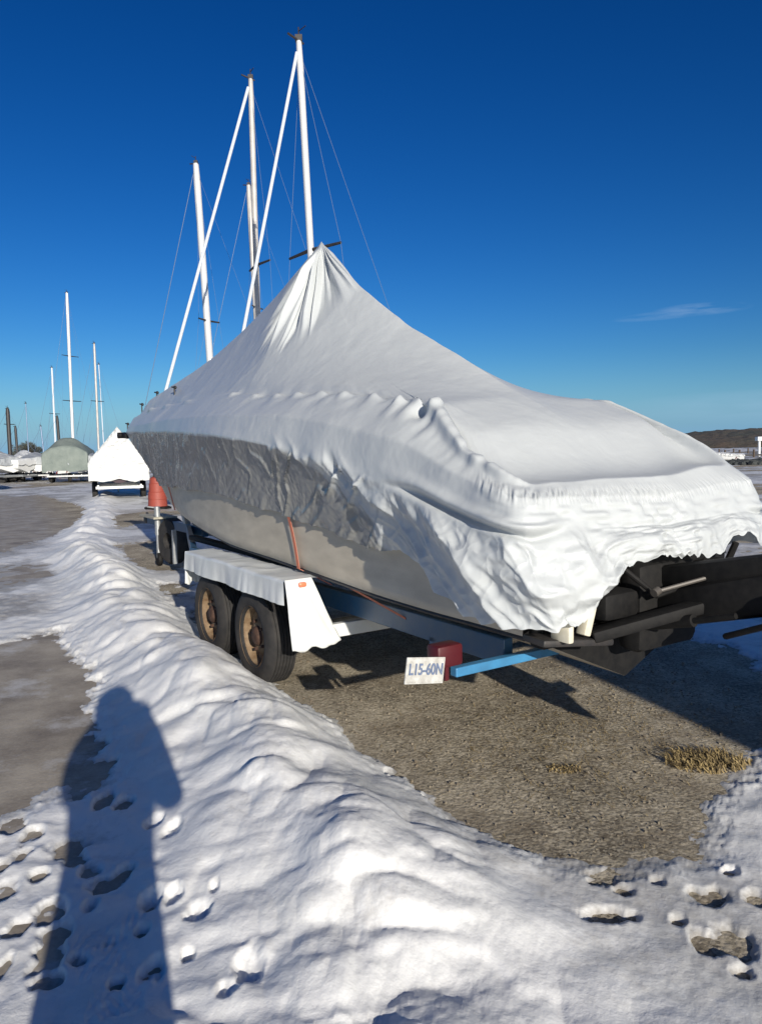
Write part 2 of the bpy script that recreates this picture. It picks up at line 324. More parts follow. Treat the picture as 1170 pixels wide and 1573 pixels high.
def ground_mat():
    m_ = bpy.data.materials.new('gravel_and_ice'); m_.use_nodes = True; n = m_.node_tree.nodes; l = m_.node_tree.links; p = n['Principled BSDF']
    g = n.new('ShaderNodeNewGeometry')
    def noise(sc, det=6, ro=0.6):
        t = n.new('ShaderNodeTexNoise'); t.inputs['Scale'].default_value = sc; t.inputs['Detail'].default_value = det; t.inputs['Roughness'].default_value = ro; l.new(g.outputs['Position'], t.inputs[0]); return t
    big = noise(0.9); mid = noise(7, 8, 0.7); fine = noise(60, 6, 0.7)
    r1 = n.new('ShaderNodeValToRGB'); e = r1.color_ramp.elements; e[0].position = 0.32; e[0].color = (0.085, 0.068, 0.045, 1); e[1].position = 0.68; e[1].color = (0.56, 0.49, 0.37, 1)
    x = r1.color_ramp.elements.new(0.5); x.color = (0.33, 0.285, 0.205, 1)
    ad = n.new('ShaderNodeMath'); ad.operation = 'MULTIPLY_ADD'; l.new(big.outputs[0], ad.inputs[0]); ad.inputs[1].default_value = 0.6
    m2 = n.new('ShaderNodeMath'); m2.operation = 'MULTIPLY_ADD'; l.new(mid.outputs[0], m2.inputs[0]); m2.inputs[1].default_value = 0.3
    m3 = n.new('ShaderNodeMath'); m3.operation = 'MULTIPLY'; l.new(fine.outputs[0], m3.inputs[0]); m3.inputs[1].default_value = 0.25
    vc = n.new('ShaderNodeTexVoronoi'); vc.inputs['Scale'].default_value = 75; l.new(g.outputs['Position'], vc.inputs[0]); sc_ = n.new('ShaderNodeSeparateColor'); l.new(vc.outputs['Color'], sc_.inputs[0])
    m5 = n.new('ShaderNodeMath'); m5.operation = 'MULTIPLY_ADD'; l.new(sc_.outputs[0], m5.inputs[0]); m5.inputs[1].default_value = 0.22; m5.inputs[2].default_value = -0.18
    m6 = n.new('ShaderNodeMath'); m6.operation = 'ADD'; l.new(m5.outputs[0], m6.inputs[0]); l.new(m3.outputs[0], m6.inputs[1])
    l.new(m6.outputs[0], m2.inputs[2]); l.new(m2.outputs[0], ad.inputs[2]); l.new(ad.outputs[0], r1.inputs[0])
    dmp = noise(1.9, 7, 0.65); dq = n.new('ShaderNodeMapRange'); l.new(dmp.outputs[0], dq.inputs[0]); dq.inputs[1].default_value = 0.47; dq.inputs[2].default_value = 0.66; dq.inputs[4].default_value = 0.62
    dmx = n.new('ShaderNodeMix'); dmx.data_type = 'RGBA'; l.new(dq.outputs[0], dmx.inputs[0]); l.new(r1.outputs[0], dmx.inputs[6]); dmx.inputs[7].default_value = (0.13, 0.098, 0.062, 1)
    # icy roadway left of the ridge
    sp = n.new('ShaderNodeSeparateXYZ'); l.new(g.outputs['Position'], sp.inputs[0])
    f = n.new('ShaderNodeMath'); f.operation = 'MULTIPLY_ADD'; l.new(sp.outputs[1], f.inputs[0]); f.inputs[1].default_value = 0.497; l.new(sp.outputs[0], f.inputs[2])
    mr = n.new('ShaderNodeMapRange'); l.new(f.outputs[0], mr.inputs[0]); mr.inputs[1].default_value = 2.0; mr.inputs[2].default_value = 0.6
    ice = n.new('ShaderNodeValToRGB'); e = ice.color_ramp.elements; e[0].position = 0.35; e[0].color = (0.14, 0.112, 0.08, 1); e[1].position = 0.72; e[1].color = (0.42, 0.37, 0.29, 1)
    ad2 = n.new('ShaderNodeMath'); ad2.operation = 'MULTIPLY_ADD'; l.new(noise(2.4, 9, 0.65).outputs[0], ad2.inputs[0]); ad2.inputs[1].default_value = 0.85
    m4 = n.new('ShaderNodeMath'); m4.operation = 'MULTIPLY'; l.new(fine.outputs[0], m4.inputs[0]); m4.inputs[1].default_value = 0.3; l.new(m4.outputs[0], ad2.inputs[2]); l.new(ad2.outputs[0], ice.inputs[0])
    mx = n.new('ShaderNodeMix'); mx.data_type = 'RGBA'; l.new(mr.outputs[0], mx.inputs[0]); l.new(dmx.outputs[2], mx.inputs[6]); l.new(ice.outputs[0], mx.inputs[7])
    fr = noise(1.7, 10, 0.72); fq = n.new('ShaderNodeMapRange'); l.new(fr.outputs[0], fq.inputs[0]); fq.inputs[1].default_value = 0.54; fq.inputs[2].default_value = 0.66; fq.inputs[4].default_value = 0.55
    fm = n.new('ShaderNodeMath'); fm.operation = 'MULTIPLY'; l.new(fq.outputs[0], fm.inputs[0]); l.new(mr.outputs[0], fm.inputs[1])
    mx2 = n.new('ShaderNodeMix'); mx2.data_type = 'RGBA'; l.new(fm.outputs[0], mx2.inputs[0]); l.new(mx.outputs[2], mx2.inputs[6]); mx2.inputs[7].default_value = (0.6, 0.6, 0.6, 1)
    l.new(mx2.outputs[2], p.inputs['Base Color'])
    rr = n.new('ShaderNodeMapRange'); l.new(mr.outputs[0], rr.inputs[0]); rr.inputs[3].default_value = 0.9; rr.inputs[4].default_value = 0.6; l.new(rr.outputs[0], p.inputs['Roughness'])
    vor = n.new('ShaderNodeTexVoronoi'); vor.inputs['Scale'].default_value = 48; l.new(g.outputs['Position'], vor.inputs[0])
    hb = n.new('ShaderNodeMath'); hb.operation = 'MULTIPLY_ADD'; l.new(vor.outputs[0], hb.inputs[0]); hb.inputs[1].default_value = -0.6; l.new(mid.outputs[0], hb.inputs[2])
    hb2 = n.new('ShaderNodeMath'); hb2.operation = 'ADD'; l.new(hb.outputs[0], hb2.inputs[0]); l.new(fine.outputs[0], hb2.inputs[1])
    b = n.new('ShaderNodeBump'); b.inputs['Distance'].default_value = 0.006; l.new(hb2.outputs[0], b.inputs['Height']); l.new(b.outputs[0], p.inputs['Normal'])
    bs_ = n.new('ShaderNodeMapRange'); l.new(mr.outputs[0], bs_.inputs[0]); bs_.inputs[3].default_value = 0.85; bs_.inputs[4].default_value = 0.25; l.new(bs_.outputs[0], b.inputs['Strength'])
    return m_
M['ground'] = ground_mat()

# ------------------------------------------------------------------ ground and snow
radii = np.concatenate([np.geomspace(0.9, 60, 760), np.geomspace(60, 4000, 60)[1:]])
mb = MB()
gp = bpy.data.meshes.new('ground'); g_ = MB(); 
def disc(radii_, angs):
    R_, T_ = np.meshgrid(radii_, angs, indexing='ij'); return R_, T_
ga = np.linspace(0, 2 * math.pi, 97)[:-1]
gr = np.array([0.001, 1, 2, 4, 8, 16, 32, 64, 130, 300, 700, 1500, 4000, 8000.])
T_, R_ = np.meshgrid(ga, gr, indexing='ij')
Pg = np.stack([R_ * np.sin(T_), R_ * np.cos(T_), np.zeros_like(R_)], -1)
ground = grid_mesh('ground', Pg, M['ground'], closed_u=True, flip=True); tag(ground, kind='structure')

def poly_sd(px, py, poly):
    """signed distance, negative inside"""
    poly = np.asarray(poly, float); n = len(poly)
    d = np.full(px.shape, 1e9); inside = np.zeros(px.shape, bool)
    for i in range(n):
        a = poly[i]; b = poly[(i + 1) % n]; e = b - a; L2 = e @ e
        t = np.clip(((px - a[0]) * e[0] + (py - a[1]) * e[1]) / L2, 0, 1)
        d = np.minimum(d, np.hypot(px - a[0] - t * e[0], py - a[1] - t * e[1]))
        c = ((a[1] > py) != (b[1] > py)) & (px < (b[0] - a[0]) * (py - a[1]) / (b[1] - a[1] + 1e-12) + a[0])
        inside ^= c
    return np.where(inside, -d, d)
def gpx(pts): return [tuple(on_ground(*q)[:2]) for q in pts]
ridge = np.array([(0.25, 0.9), (0.12, 1.9), (-0.12, 2.41), (-0.50, 3.3), (-1.0, 4.2), (-1.83, 5.68), (-2.85, 7.78), (-4.25, 10.71), (-5.9, 14.4), (-8.1, 21.0), (-12, 32.0)])
def ridge_coord(X, Y):
    d = np.full(X.shape, 1e9); sd_ = np.zeros(X.shape); al = np.zeros(X.shape); acc = 0
    for i in range(len(ridge) - 1):
        a = ridge[i]; b = ridge[i + 1]; e = b - a; L = math.hypot(*e)
        t = np.clip(((X - a[0]) * e[0] + (Y - a[1]) * e[1]) / L ** 2, 0, 1)
        qx = X - a[0] - t * e[0]; qy = Y - a[1] - t * e[1]; dd = np.hypot(qx, qy)
        sg = np.sign(e[0] * qy - e[1] * qx)         # + left
        m_ = dd < d; d = np.where(m_, dd, d); sd_ = np.where(m_, sg * dd, sd_); al = np.where(m_, acc + t * L, al); acc += L
    return sd_, al
bare_main = gpx([(250, 985), (300, 1008), (410, 1068), (500, 1112), (560, 1158), (640, 1228), (700, 1272), (770, 1302), (850, 1330), (950, 1325), (1050, 1303), (1065, 1250), (1075, 1215), (1110, 1185), (1150, 1150)]) + [(2.5, 4.5), (2.6, 5.3), (2.4, 6.4), (1.3, 8.8), (-0.5, 11.0), (-2.0, 11.0), (-2.0, 9.3), (-1.9, 8.2)]
bare_left = gpx([(-400, 985), (0, 990), (80, 975), (125, 1000), (140, 1050), (150, 1110), (172, 1190), (150, 1212), (100, 1210), (60, 1222), (20, 1250), (-60, 1262), (-600, 1300)])
bare_strip = gpx([(55, 1392), (98, 1385), (108, 1430), (100, 1500), (92, 1528), (55, 1532), (50, 1460)])
far_bare = [gpx([(160, 795), (245, 785), (262, 800), (180, 812)]), gpx([(165, 838), (250, 830), (270, 842), (190, 858)]), gpx([(180, 905), (265, 898), (275, 918), (200, 925)]),
            gpx([(-200, 755), (-20, 768), (60, 760), (140, 782), (130, 805), (60, 830), (0, 848), (-300, 880)]), gpx([(250, 930), (300, 940), (300, 1000), (262, 985)])]
prints = [(127, 1215, 19, 13), (160, 1234, 14, 12), (188, 1240, 15, 10), (238, 1273, 13, 9), (266, 1290, 15, 11), (104, 1306, 28, 14), (115, 1326, 18, 12), (140, 1343, 17, 12), (160, 1364, 26, 12), (190, 1350, 15, 14),
          (233, 1394, 17, 15), (265, 1393, 15, 12), (304, 1418, 18, 14), (235, 1503, 20, 18), (385, 1510, 24, 28), (350, 1545, 20, 12), (150, 1150, 17, 12), (158, 1178, 18, 13), (135, 1195, 16, 12), (220, 1440, 12, 9), (140, 1400, 13, 9), (30, 1320, 15, 10), (28, 1430, 18, 14), (290, 1480, 10, 7), (120, 1480, 14, 11), (180, 1520, 12, 9), (330, 1390, 9, 6), (60, 1350, 15, 8), (1140, 1500, 16, 9), (1040, 1420, 14, 7), (1010, 1360, 12, 6), (1120, 1345, 14, 6), (76, 1408, 24, 20), (84, 1440, 22, 24), (76, 1478, 22, 26), (74, 1512, 22, 16), (18, 1272, 20, 14), (50, 1287, 15, 12), (2, 1335, 12, 12), (8, 1372, 22, 16), (0, 1497, 10, 25),
          (925, 1350, 28, 15), (960, 1372, 18, 8), (935, 1413, 42, 12), (1088, 1383, 34, 13), (1165, 1388, 20, 12), (1075, 1445, 18, 14), (1092, 1458, 25, 16), (1125, 1450, 30, 26), (1150, 1140, 20, 8)]
def snow_height(X, Y):
    sd_, al = ridge_coord(X, Y)
    r = np.hypot(X, Y)
    wob = fbm(X * 1.1, Y * 1.1, oct=3, seed=3)
    sd2 = sd_ + 0.12 * wob
    amp = 0.225 * (1 + 0.28 * vnoise(al * 0.9, 2.3, seed=5)) * sst(0.2, 2.5, al + 1.0)
    amp = amp * (1 - 0.45 * sst(9, 20, al)) * (0.55 + 0.45 * sst(0.6, 2.8, al))
    left = np.exp(-np.abs(np.minimum(-sd2, 0) / (0.34 + 0.2 * (1 - sst(0.6, 2.2, al)))) ** 1.9); right = np.exp(-np.abs(np.maximum(-sd2, 0) / 0.43) ** 2.6)
    prof = np.where(sd2 > 0, left, right)
    # clods and slumps: chunky plough lumps
    n1 = fbm(X * 2.0 + 0.25 * wob, Y * 2.0, oct=2, seed=11)
    n2 = vnoise((X + 0.5 * Y) * 2.6 + 0.5 * n1, (Y - 0.5 * X) * 5.4 + 0.5 * wob, seed=21)
    n3 = 1 - np.abs(vnoise(X * 8.5 + n1, Y * 8.5, seed=31)) * 2
    n4 = fbm(X * 24, Y * 24, oct=4, seed=41)
    n5 = np.abs(vnoise(X * 3.6 + 0.7 * wob, Y * 3.6 + 0.7 * n1, seed=36)); n6 = np.abs(vnoise(X * 8 + 0.5 * n1, Y * 8, seed=37))
    lump = 0.074 * n1 + 0.012 * n2 + 0.040 * (n5 - 0.3) + 0.012 * (n6 - 0.3) + 0.005 * n4 + 0.006 * np.clip(n3, 0, 1) * sst(0.0, 0.3, n1)
    # sharp little scarps
    sc = fbm(X * 1.6 + 5, Y * 1.6 - 2, oct=3, seed=51); scarp = sst(0.02, 0.16, sc) * 0.018
    h = prof * amp + np.sqrt(np.clip(prof, 0, 1)) * (lump + scarp - 0.01) * (0.5 + 0.5 * prof)
    # thin sheet
    ed = (0.11 * fbm(X * 2.6, Y * 2.6, oct=5, seed=61, gain=0.62) + 0.10 * fbm(X * 13, Y * 13, oct=4, seed=62, gain=0.7)) * np.clip(r / 4, 0.7, 3.0)
    bare = np.minimum(poly_sd(X, Y, bare_main), poly_sd(X, Y, bare_left))
    for q in far_bare: bare = np.minimum(bare, poly_sd(X, Y, q))
    patch = fbm(X * 0.28, Y * 0.28, oct=4, seed=71, gain=0.6)
    far = sst(7, 13, r)
    t = np.clip((bare + ed) * 0.13, -0.05, 0.019)
    t = t + 0.009 * (fbm(X * 7, Y * 7, oct=4, seed=81)) * sst(-0.02, 0.02, t)
    t = t - far * np.clip(0.055 * (patch + 0.02), 0, 0.05)
    ontop = np.clip(prof, 0, 1)
    z = np.maximum(t * (1 - ontop) + 0.0 * ontop, -0.05) + h
    z = np.where(bare + ed < 0, np.where(h > 0.035, z, np.minimum(z, t + h * 0.6)), z)
    # rolled and trodden surface at bottom left
    z = z + 0.006 * sst(0.2, 0.5, sd_) * vnoise(X * 11 + 2 * wob, Y * 16, seed=91) * sst(0, 0.02, z)
    # foot prints
    foot = np.zeros(X.shape)
    for i, (x, y, a, b) in enumerate(prints):
        c = on_ground(x, y); e1 = on_ground(x + a, y) - c; e2 = on_ground(x, y + b) - c
        ra = np.hypot(*e1[:2]); rb = np.hypot(*e2[:2]); near = (np.abs(X - c[0]) < 0.6) & (np.abs(Y - c[1]) < 0.6)
        dx = X[near] - c[0]; dy = Y[near] - c[1]; nn = fbm(dx * 22 + i, dy * 22, oct=3, seed=100 + i)
        q = np.sqrt((dx / ra) ** 2 + (dy / rb) ** 2) + 0.35 * nn
        dep = np.where(q < 1.25, 1, 0) * (1 - sst(0.5, 1.25, q)); rim = np.exp(-((q - 1.35) / 0.25) ** 2)
        foot[near] = np.maximum(foot[near], dep); zn = z[near]; z[near] = zn - dep * np.minimum(np.maximum(zn + 0.004, 0), 0.026) + dep * 0.016 * nn + rim * 0.0012 * (1 + nn)
    # boot sole tread pressed into the thin snow at bottom left
    for (x, y, a_, b_, rot) in ((150, 1470, 34, 38, 0.5), (190, 1548, 30, 22, 0.2), (160, 1560, 24, 20, 0.2), (185, 1440, 16, 30, -0.3)):
        c = on_ground(x, y); ra = np.hypot(*(on_ground(x + a_, y) - c)[:2]); rb = np.hypot(*(on_ground(x, y + b_) - c)[:2])
        dx = (X - c[0]) * math.cos(rot) + (Y - c[1]) * math.sin(rot); dy = -(X - c[0]) * math.sin(rot) + (Y - c[1]) * math.cos(rot)
        q = np.maximum(np.abs(dx) / ra, np.abs(dy) / rb); pat = np.sin(dx * 150) * np.sin(dy * 120 + 1.2 * np.sin(dx * 75))
        z = z - (1 - sst(.8, 1.1, q)) * (0.003 + 0.0028 * pat)
    return z, sd_, prof, foot
ang = np.radians(np.concatenate([np.linspace(-180, -45, 60)[:-1], np.linspace(-45, 42, 1150), np.linspace(42, 180, 60)[1:]]))
T_, R_ = np.meshgrid(ang, radii, indexing='ij')
X_ = R_ * np.sin(T_); Y_ = R_ * np.cos(T_)
Z_, sd_, prof_, foot_ = snow_height(X_, Y_)
Z_ = np.where(R_ > 900, Z_ - 0.2, Z_)
snow = grid_mesh('snow', np.stack([X_, Y_, Z_ - 0.004], -1), M['snow'], flip=True); tag(snow, kind='structure')
pt_ = fbm(X_ * 0.9, Y_ * 0.9, oct=5, seed=333, gain=0.6)
attr(snow, 'thin', np.clip((1 - sst(0.002, 0.020, Z_)) * 0.7 + 0.25 * sst(6, 14, R_) * (1 - prof_) + sst(0.35, 0.9, sd_) * sst(3.5, 7, R_) * sst(-0.15, 0.25, pt_) * 0.75 + 0.5 * sst(0.0, 0.3, pt_) * (sd_ < 0) * (1 - prof_), 0, 1))

# loose stones on the bare patch
def stones():
    bm = bmesh.new(); n = 0
    while n < 4200:
        x = random.uniform(-1.6, 2.3); y = random.uniform(2.7, 6.2)
        if poly_sd(np.array([x]), np.array([y]), bare_main)[0] > -0.05: continue
        r = random.choice((0.0018, 0.002, 0.0025, 0.003, 0.004, 0.006)) * random.uniform(0.7, 1.2)
        mt = Matrix.Translation((x, y, r * 0.25)) @ Euler((random.random() * 3, random.random() * 3, random.random() * 6)).to_matrix().to_4x4() @ Matrix.Diagonal((r * random.uniform(0.8, 1.7), r, r * random.uniform(0.5, 0.9), 1))
        bmesh.ops.create_cube(bm, size=1.7, matrix=mt); n += 1
    me = bpy.data.meshes.new('loose_gravel'); bm.to_mesh(me); bm.free()
    o = link_mesh('loose_gravel', me, mat('stone', (0.21, 0.185, 0.14), 0.85, noise=(6, 1.0, (0.16, 0.125, 0.085)))); tag(o, 'small loose stones strewn over the bare ground behind the trailer', 'gravel', kind='stuff')
stones()
def tuft(name, x, y, n, r, h, label, lean):
    o = empty(name, (x, y, 0)); tag(o, label, 'dry grass', 'dry grass tufts')
    bm = bmesh.new()
    for i in range(n):
        a = random.random() * 6.28; q = r * random.random() ** 0.6; bx = x + q * math.cos(a) * 1.6; by = y + q * math.sin(a)
        hh = h * random.uniform(0.4, 1); dx = random.gauss(lean[0], 0.6) * hh; dy = random.gauss(lean[1], 0.6) * hh; wv = 0.0035
        p = [Vector((bx, by, 0)), Vector((bx + dx * 0.35, by + dy * 0.35, hh * 0.6)), Vector((bx + dx, by + dy, hh * random.uniform(0.35, 0.95)))]
        sd2 = Vector((random.gauss(0, 1), random.gauss(0, 1), 0)).normalized() * wv
        v = [bm.verts.new(p[0] - sd2), bm.verts.new(p[0] + sd2), bm.verts.new(p[1] + sd2 * 0.8), bm.verts.new(p[1] - sd2 * 0.8), bm.verts.new(p[2])]
        bm.faces.new(v[:4]); bm.faces.new((v[3], v[2], v[4]))
    me = bpy.data.meshes.new('blades'); bm.to_mesh(me); bm.free(); me.transform(Matrix.Translation((-x, -y, 0)))
    link_mesh('blades', me, M['straw'], o)
def litter():
    bm = bmesh.new(); n = 0
    while n < 1700:
        q = on_ground(random.gauss(900, 130), random.gauss(1120, 55))
        if poly_sd(np.array([q[0]]), np.array([q[1]]), bare_main)[0] > -0.03: continue
        a = random.random() * 6.28; L = random.uniform(.02, .07); d = Vector((math.cos(a), math.sin(a), random.uniform(-.05, .25))) * L; w_ = Vector((-math.sin(a), math.cos(a), 0)) * .0014; p = Vector((q[0], q[1], .004)); bend = Vector((random.gauss(0, .008), random.gauss(0, .008), .004))
        v = [bm.verts.new(p - w_), bm.verts.new(p + w_), bm.verts.new(p + d * .5 + bend + w_), bm.verts.new(p + d * .5 + bend - w_), bm.verts.new(p + d)]
        bm.faces.new(v[:4]); bm.faces.new((v[3], v[2], v[4])); n += 1
    me = bpy.data.meshes.new('straw_litter'); bm.to_mesh(me); bm.free(); tag(link_mesh('straw_litter', me, M['straw']), 'flattened straw and grass litter strewn over the bare ground', 'straw', kind='stuff')
litter()
c1 = on_ground(1085, 1172); tuft('grass_tuft', c1[0], c1[1], 620, 0.13, 0.065, 'larger yellow tuft of dry grass at the shadow edge by the snow', (-0.5, 0.3))
c2 = on_ground(865, 1182); tuft('grass_tuft', c2[0], c2[1], 130, 0.055, 0.022, 'small flattened brown tuft of dry grass in the middle of the bare ground', (0.1, 0.0))

# ------------------------------------------------------------------ the main boat
def catmull(pts, n_per, closed=False):
    """pts (k, ..., d) -> resampled along axis 0, centripetal-free Catmull-Rom with monotone-ish tangents"""
    P = np.asarray(pts, float); k = len(P); out = []
    segs = k if closed else k - 1
    for i in range(segs):
        p1 = P[i]; p2 = P[(i + 1) % k]
        p0 = P[(i - 1) % k] if (closed or i > 0) else 2 * p1 - p2
        p3 = P[(i + 2) % k] if (closed or i < k - 2) else 2 * p2 - p1
        l1 = np.linalg.norm(p2 - p1, axis=-1, keepdims=True) + 1e-9; l0 = np.linalg.norm(p1 - p0, axis=-1, keepdims=True) + 1e-9; l2 = np.linalg.norm(p3 - p2, axis=-1, keepdims=True) + 1e-9
        m1 = ((p1 - p0) / l0 * l1 + (p2 - p1)) * 0.5; m2 = ((p3 - p2) / l2 * l1 + (p2 - p1)) * 0.5
        t = np.linspace(0, 1, n_per, endpoint=False).reshape((-1,) + (1,) * (P.ndim - 1))
        out.append((2 * t**3 - 3 * t**2 + 1) * p1 + (t**3 - 2 * t**2 + t) * m1 + (-2 * t**3 + 3 * t**2) * p2 + (t**3 - t**2) * m2)
    r = np.concatenate(out, 0)
    if not closed: r = np.concatenate([r, P[-1:]], 0)
    return r
axis = lambda q: 1.25 - 0.44 * (1 - sst(-3.4, 2.6, q))      # centreline of the boat: the stern half tapers on the far side
SHEER = np.array([[8.0,1.25,1.99],[6.9,1.09,1.96],[5.3,.81,1.90],[3.2,.45,1.83],[1.5,.18,1.755],[.4,.07,1.685],[-.55,.06,1.585],[-1.25,.06,1.475],[-1.72,.06,1.38],[-2.15,.07,1.29],[-2.42,.08,1.26]])
CHINE = np.array([[6.3,1.25,1.25],[5.55,1.12,1.02],[4.3,.86,.93],[2.5,.45,.915],[.95,.25,.855],[.0,.21,.84],[-.7,.2,.815],[-1.3,.2,.79],[-1.78,.2,.783],[-2.15,.2,.785],[-2.42,.2,.785]])
KEEL = np.array([[6.3,1.25,1.25],[5.6,1.25,.90],[4.75,1.25,.66],[3.0,1.25,.57],[1.2,1.25,.54],[.0,1.25,.52],[-.7,1.25,.51],[-1.3,1.25,.50],[-1.78,1.25,.50],[-2.15,1.25,.50],[-2.42,1.25,.50]])
KEEL[:, 1] = axis(KEEL[:, 0])
boat = empty('motorboat', tuple(B(0, 1.25, 0)))
tag(boat, 'large grey motorboat wrapped in white shrink film on the blue trailer in the middle', 'boat')
NP = 14
sh = catmull(SHEER, NP); ch = catmull(CHINE, NP); ke = catmull(KEEL, NP)
v_ = np.linspace(0, 1, 15)[None, :, None]
side = sh[:, None] * (1 - v_) + ch[:, None] * v_
side[..., 1] += 0.05 * np.sin(v_[..., 0] * math.pi) * sst(8, 4, sh[:, None, 0])     # flare
v2 = np.linspace(0, 1, 10)[None, :, None]
bot = ch[:, None] * (1 - v2) + ke[:, None] * v2
half = np.concatenate([side, bot[:, 1:]], 1)
mir = half.copy(); mir[..., 1] = 2 * axis(mir[..., 0]) - mir[..., 1]
full = np.concatenate([half, mir[:, ::-1][:, 1:]], 1)
hull = grid_mesh('hull', Bn(full), M['hull'], boat, flip=True)
# transom board closing the hull
e = full[-1]; bm = bmesh.new(); vs = [bm.verts.new(Vector(B(*q)) - Vector(parent_loc(boat))) for q in e]; bm.faces.new(vs); me = bpy.data.meshes.new('transom'); bm.to_mesh(me); bm.free()
link_mesh('transom', me, M['black'], boat)
# deck under the film closes the top
dk = np.stack([sh, np.stack([sh[:, 0], 2 * axis(sh[:, 0]) - sh[:, 1], sh[:, 2]], 1)], 1); grid_mesh('deck', Bn(dk) + A(0, 0, -0.03), M['hullwhite'], boat)
# black rubbing strake along chine line / keel roller contact
mb = MB(); mb.tube([B(s, w + 0.012, z - 0.012) for s, w, z in CHINE[3:]], 0.012, 8); mb.build('spray_rail', M['darksteel'], boat, True)

# --- the film
PEAK = np.array([1.0, float(axis(1.0)), 3.35])
RIDGE = np.array([(7.75,2.12),(7.3,2.27),(6.63,2.42),(5.5,2.54),(4.54,2.64),(3.83,2.74),(3.01,2.89),(2.3,3.05),(1.7,3.19),(1.22,3.29),(1.0,3.35),(.78,3.17),(.52,2.995),(.286,2.834),(-.1,2.61),(-.454,2.42),(-1.094,2.135),(-1.55,1.91),(-1.9,1.76),(-2.2,1.61),(-2.4,1.50),(-2.52,1.43)])
ns_ = [16] * 9 + [16] * 5
cols = {
 3: [(7.55,1.25,2.2),(6.5,1.16,2.24),(4.9,.95,2.2),(3.0,.64,2.14),(1.35,.43,2.09),(.4,.33,2.0),(-.6,.30,1.93),(-1.3,.30,1.855),(-1.72,.27,1.79),(-2.12,.17,1.56),(-2.46,.15,1.42),(-2.50,.32,1.42),(-2.51,.50,1.425),(-2.52,.70,1.43),(-2.52,float(axis(-2.52)),1.43)],
 4: [(7.9,1.25,2.06),(6.8,1.08,2.05),(5.2,.80,2.01),(3.15,.46,1.96),(1.5,.22,1.90),(.4,.12,1.85),(-.58,.10,1.78),(-1.28,.09,1.68),(-1.75,.08,1.60),(-2.2,.06,1.45),(-2.555,.07,1.37),(-2.58,.26,1.365),(-2.59,.46,1.358),(-2.60,.68,1.352),(-2.60,float(axis(-2.6)),1.348)],
 5: [(8.03,1.25,1.995),(6.9,1.075,1.965),(5.3,.795,1.905),(3.2,.435,1.835),(1.5,.165,1.76),(.4,.05,1.69),(-.55,.04,1.59),(-1.25,.04,1.48),(-1.72,.03,1.385),(-2.15,.02,1.29),(-2.60,.03,1.25),(-2.63,.25,1.243),(-2.645,.46,1.238),(-2.655,.68,1.232),(-2.655,float(axis(-2.65)),1.228)],
}
hemv = [.9, .82, .72, .645, .575, .57, .605, .61, .55]
def hullpt(i, v):
    p = SHEER[i] * (1 - v) + CHINE[i] * v; p = p.copy(); p[1] += 0.05 * math.sin(v * math.pi) * float(sst(8, 4, SHEER[i][0])) - 0.022; return tuple(p)
cols[6] = [hullpt(i, hemv[i] * 0.5) for i in range(9)] + [(-2.2,.0,1.09),(-2.66,.03,1.06),(-2.68,.20,1.05),(-2.68,.44,1.15),(-2.69,.68,1.17),(-2.69,float(axis(-2.69)),1.16)]
cols[7] = [hullpt(i, hemv[i]) for i in range(9)] + [(-2.2,.06,.885),(-2.69,.12,.88),(-2.70,.27,.89),(-2.70,.44,1.05),(-2.70,.70,1.09),(-2.70,float(axis(-2.7)),1.095)]
def ring_curve(pts, n):
    P = np.array(pts, float); Pm = P[::-1][1:-1].copy(); Pm[:, 1] = 2 * axis(Pm[:, 0]) - Pm[:, 1]
    c = catmull(np.concatenate([P, Pm], 0)[:, None, :], n, closed=True)[:, 0]
    return c
NPC = 64
RC = {k: ring_curve(v, NPC) for k, v in cols.items()}
FULL = lambda q: 0.10 * np.exp(-((q + 2.20) / 0.33) ** 2) + 0.03 * np.exp(-((q + 1.7) / 0.4) ** 2)      # fuller shoulder on the far quarter
for k_, fk in ((3, 1.0), (4, .6)):
    q_ = RC[k_]; q_[:, 2] += fk * FULL(q_[:, 0]) * sst(0.15, 0.5, q_[:, 1] - axis(q_[:, 0]))
for k_, fk in ((6, .10), (7, .19)):      # the hem is caught up higher at the far corner
    q_ = RC[k_]; q_[:, 2] += fk * sst(1.08, 1.35, q_[:, 1]) * (1 - sst(-2.5, -2.2, q_[:, 0]))
NC = len(RC[3])                      # 28 control columns * NPC
cc = np.arange(NC) / NPC             # column coordinate 0..28 ; port side 0..14
port = cc <= 14
# tent part: from the pole head to the shoulder line
nf = 170
f = (np.linspace(0.0, 1, nf) ** 1.15)[None, :, None]
R3 = RC[3][:, None]
plan = PEAK * (1 - f) + R3 * f
rs = RIDGE[::-1]
zr = lambda s: np.interp(s, rs[:, 0], rs[:, 1])
sh3 = np.array(cols[3]); o3 = np.argsort(sh3[:, 0]); s3 = sh3[o3]
def tent(s, w):
    zs = np.interp(s, s3[:, 0], s3[:, 2]) + FULL(s) * sst(0.0, 0.5, w - axis(s)); ws = np.interp(s, s3[:, 0], s3[:, 1]); ac = axis(s)
    x = np.clip(np.abs(w - ac) / np.maximum(ac - ws, 0.04), 0, 1)
    fl = sst(-2.4, -1.3, s)
    return zs + (zr(s) - zs) * ((1 - x ** 2.2) * (1 - fl) + fl * (1 - x) ** 1.22)
Zt = tent(plan[..., 0], plan[..., 1])
# blend to exact ring-3 height at the outside
fz = f[..., 0]
Zt = Zt * (1 - sst(0.86, 1.0, fz)) + (RC[3][:, None, 2]) * sst(0.86, 1.0, fz)
# keep the cone from being a sharp blade near the pole
plan[..., 2] = Zt
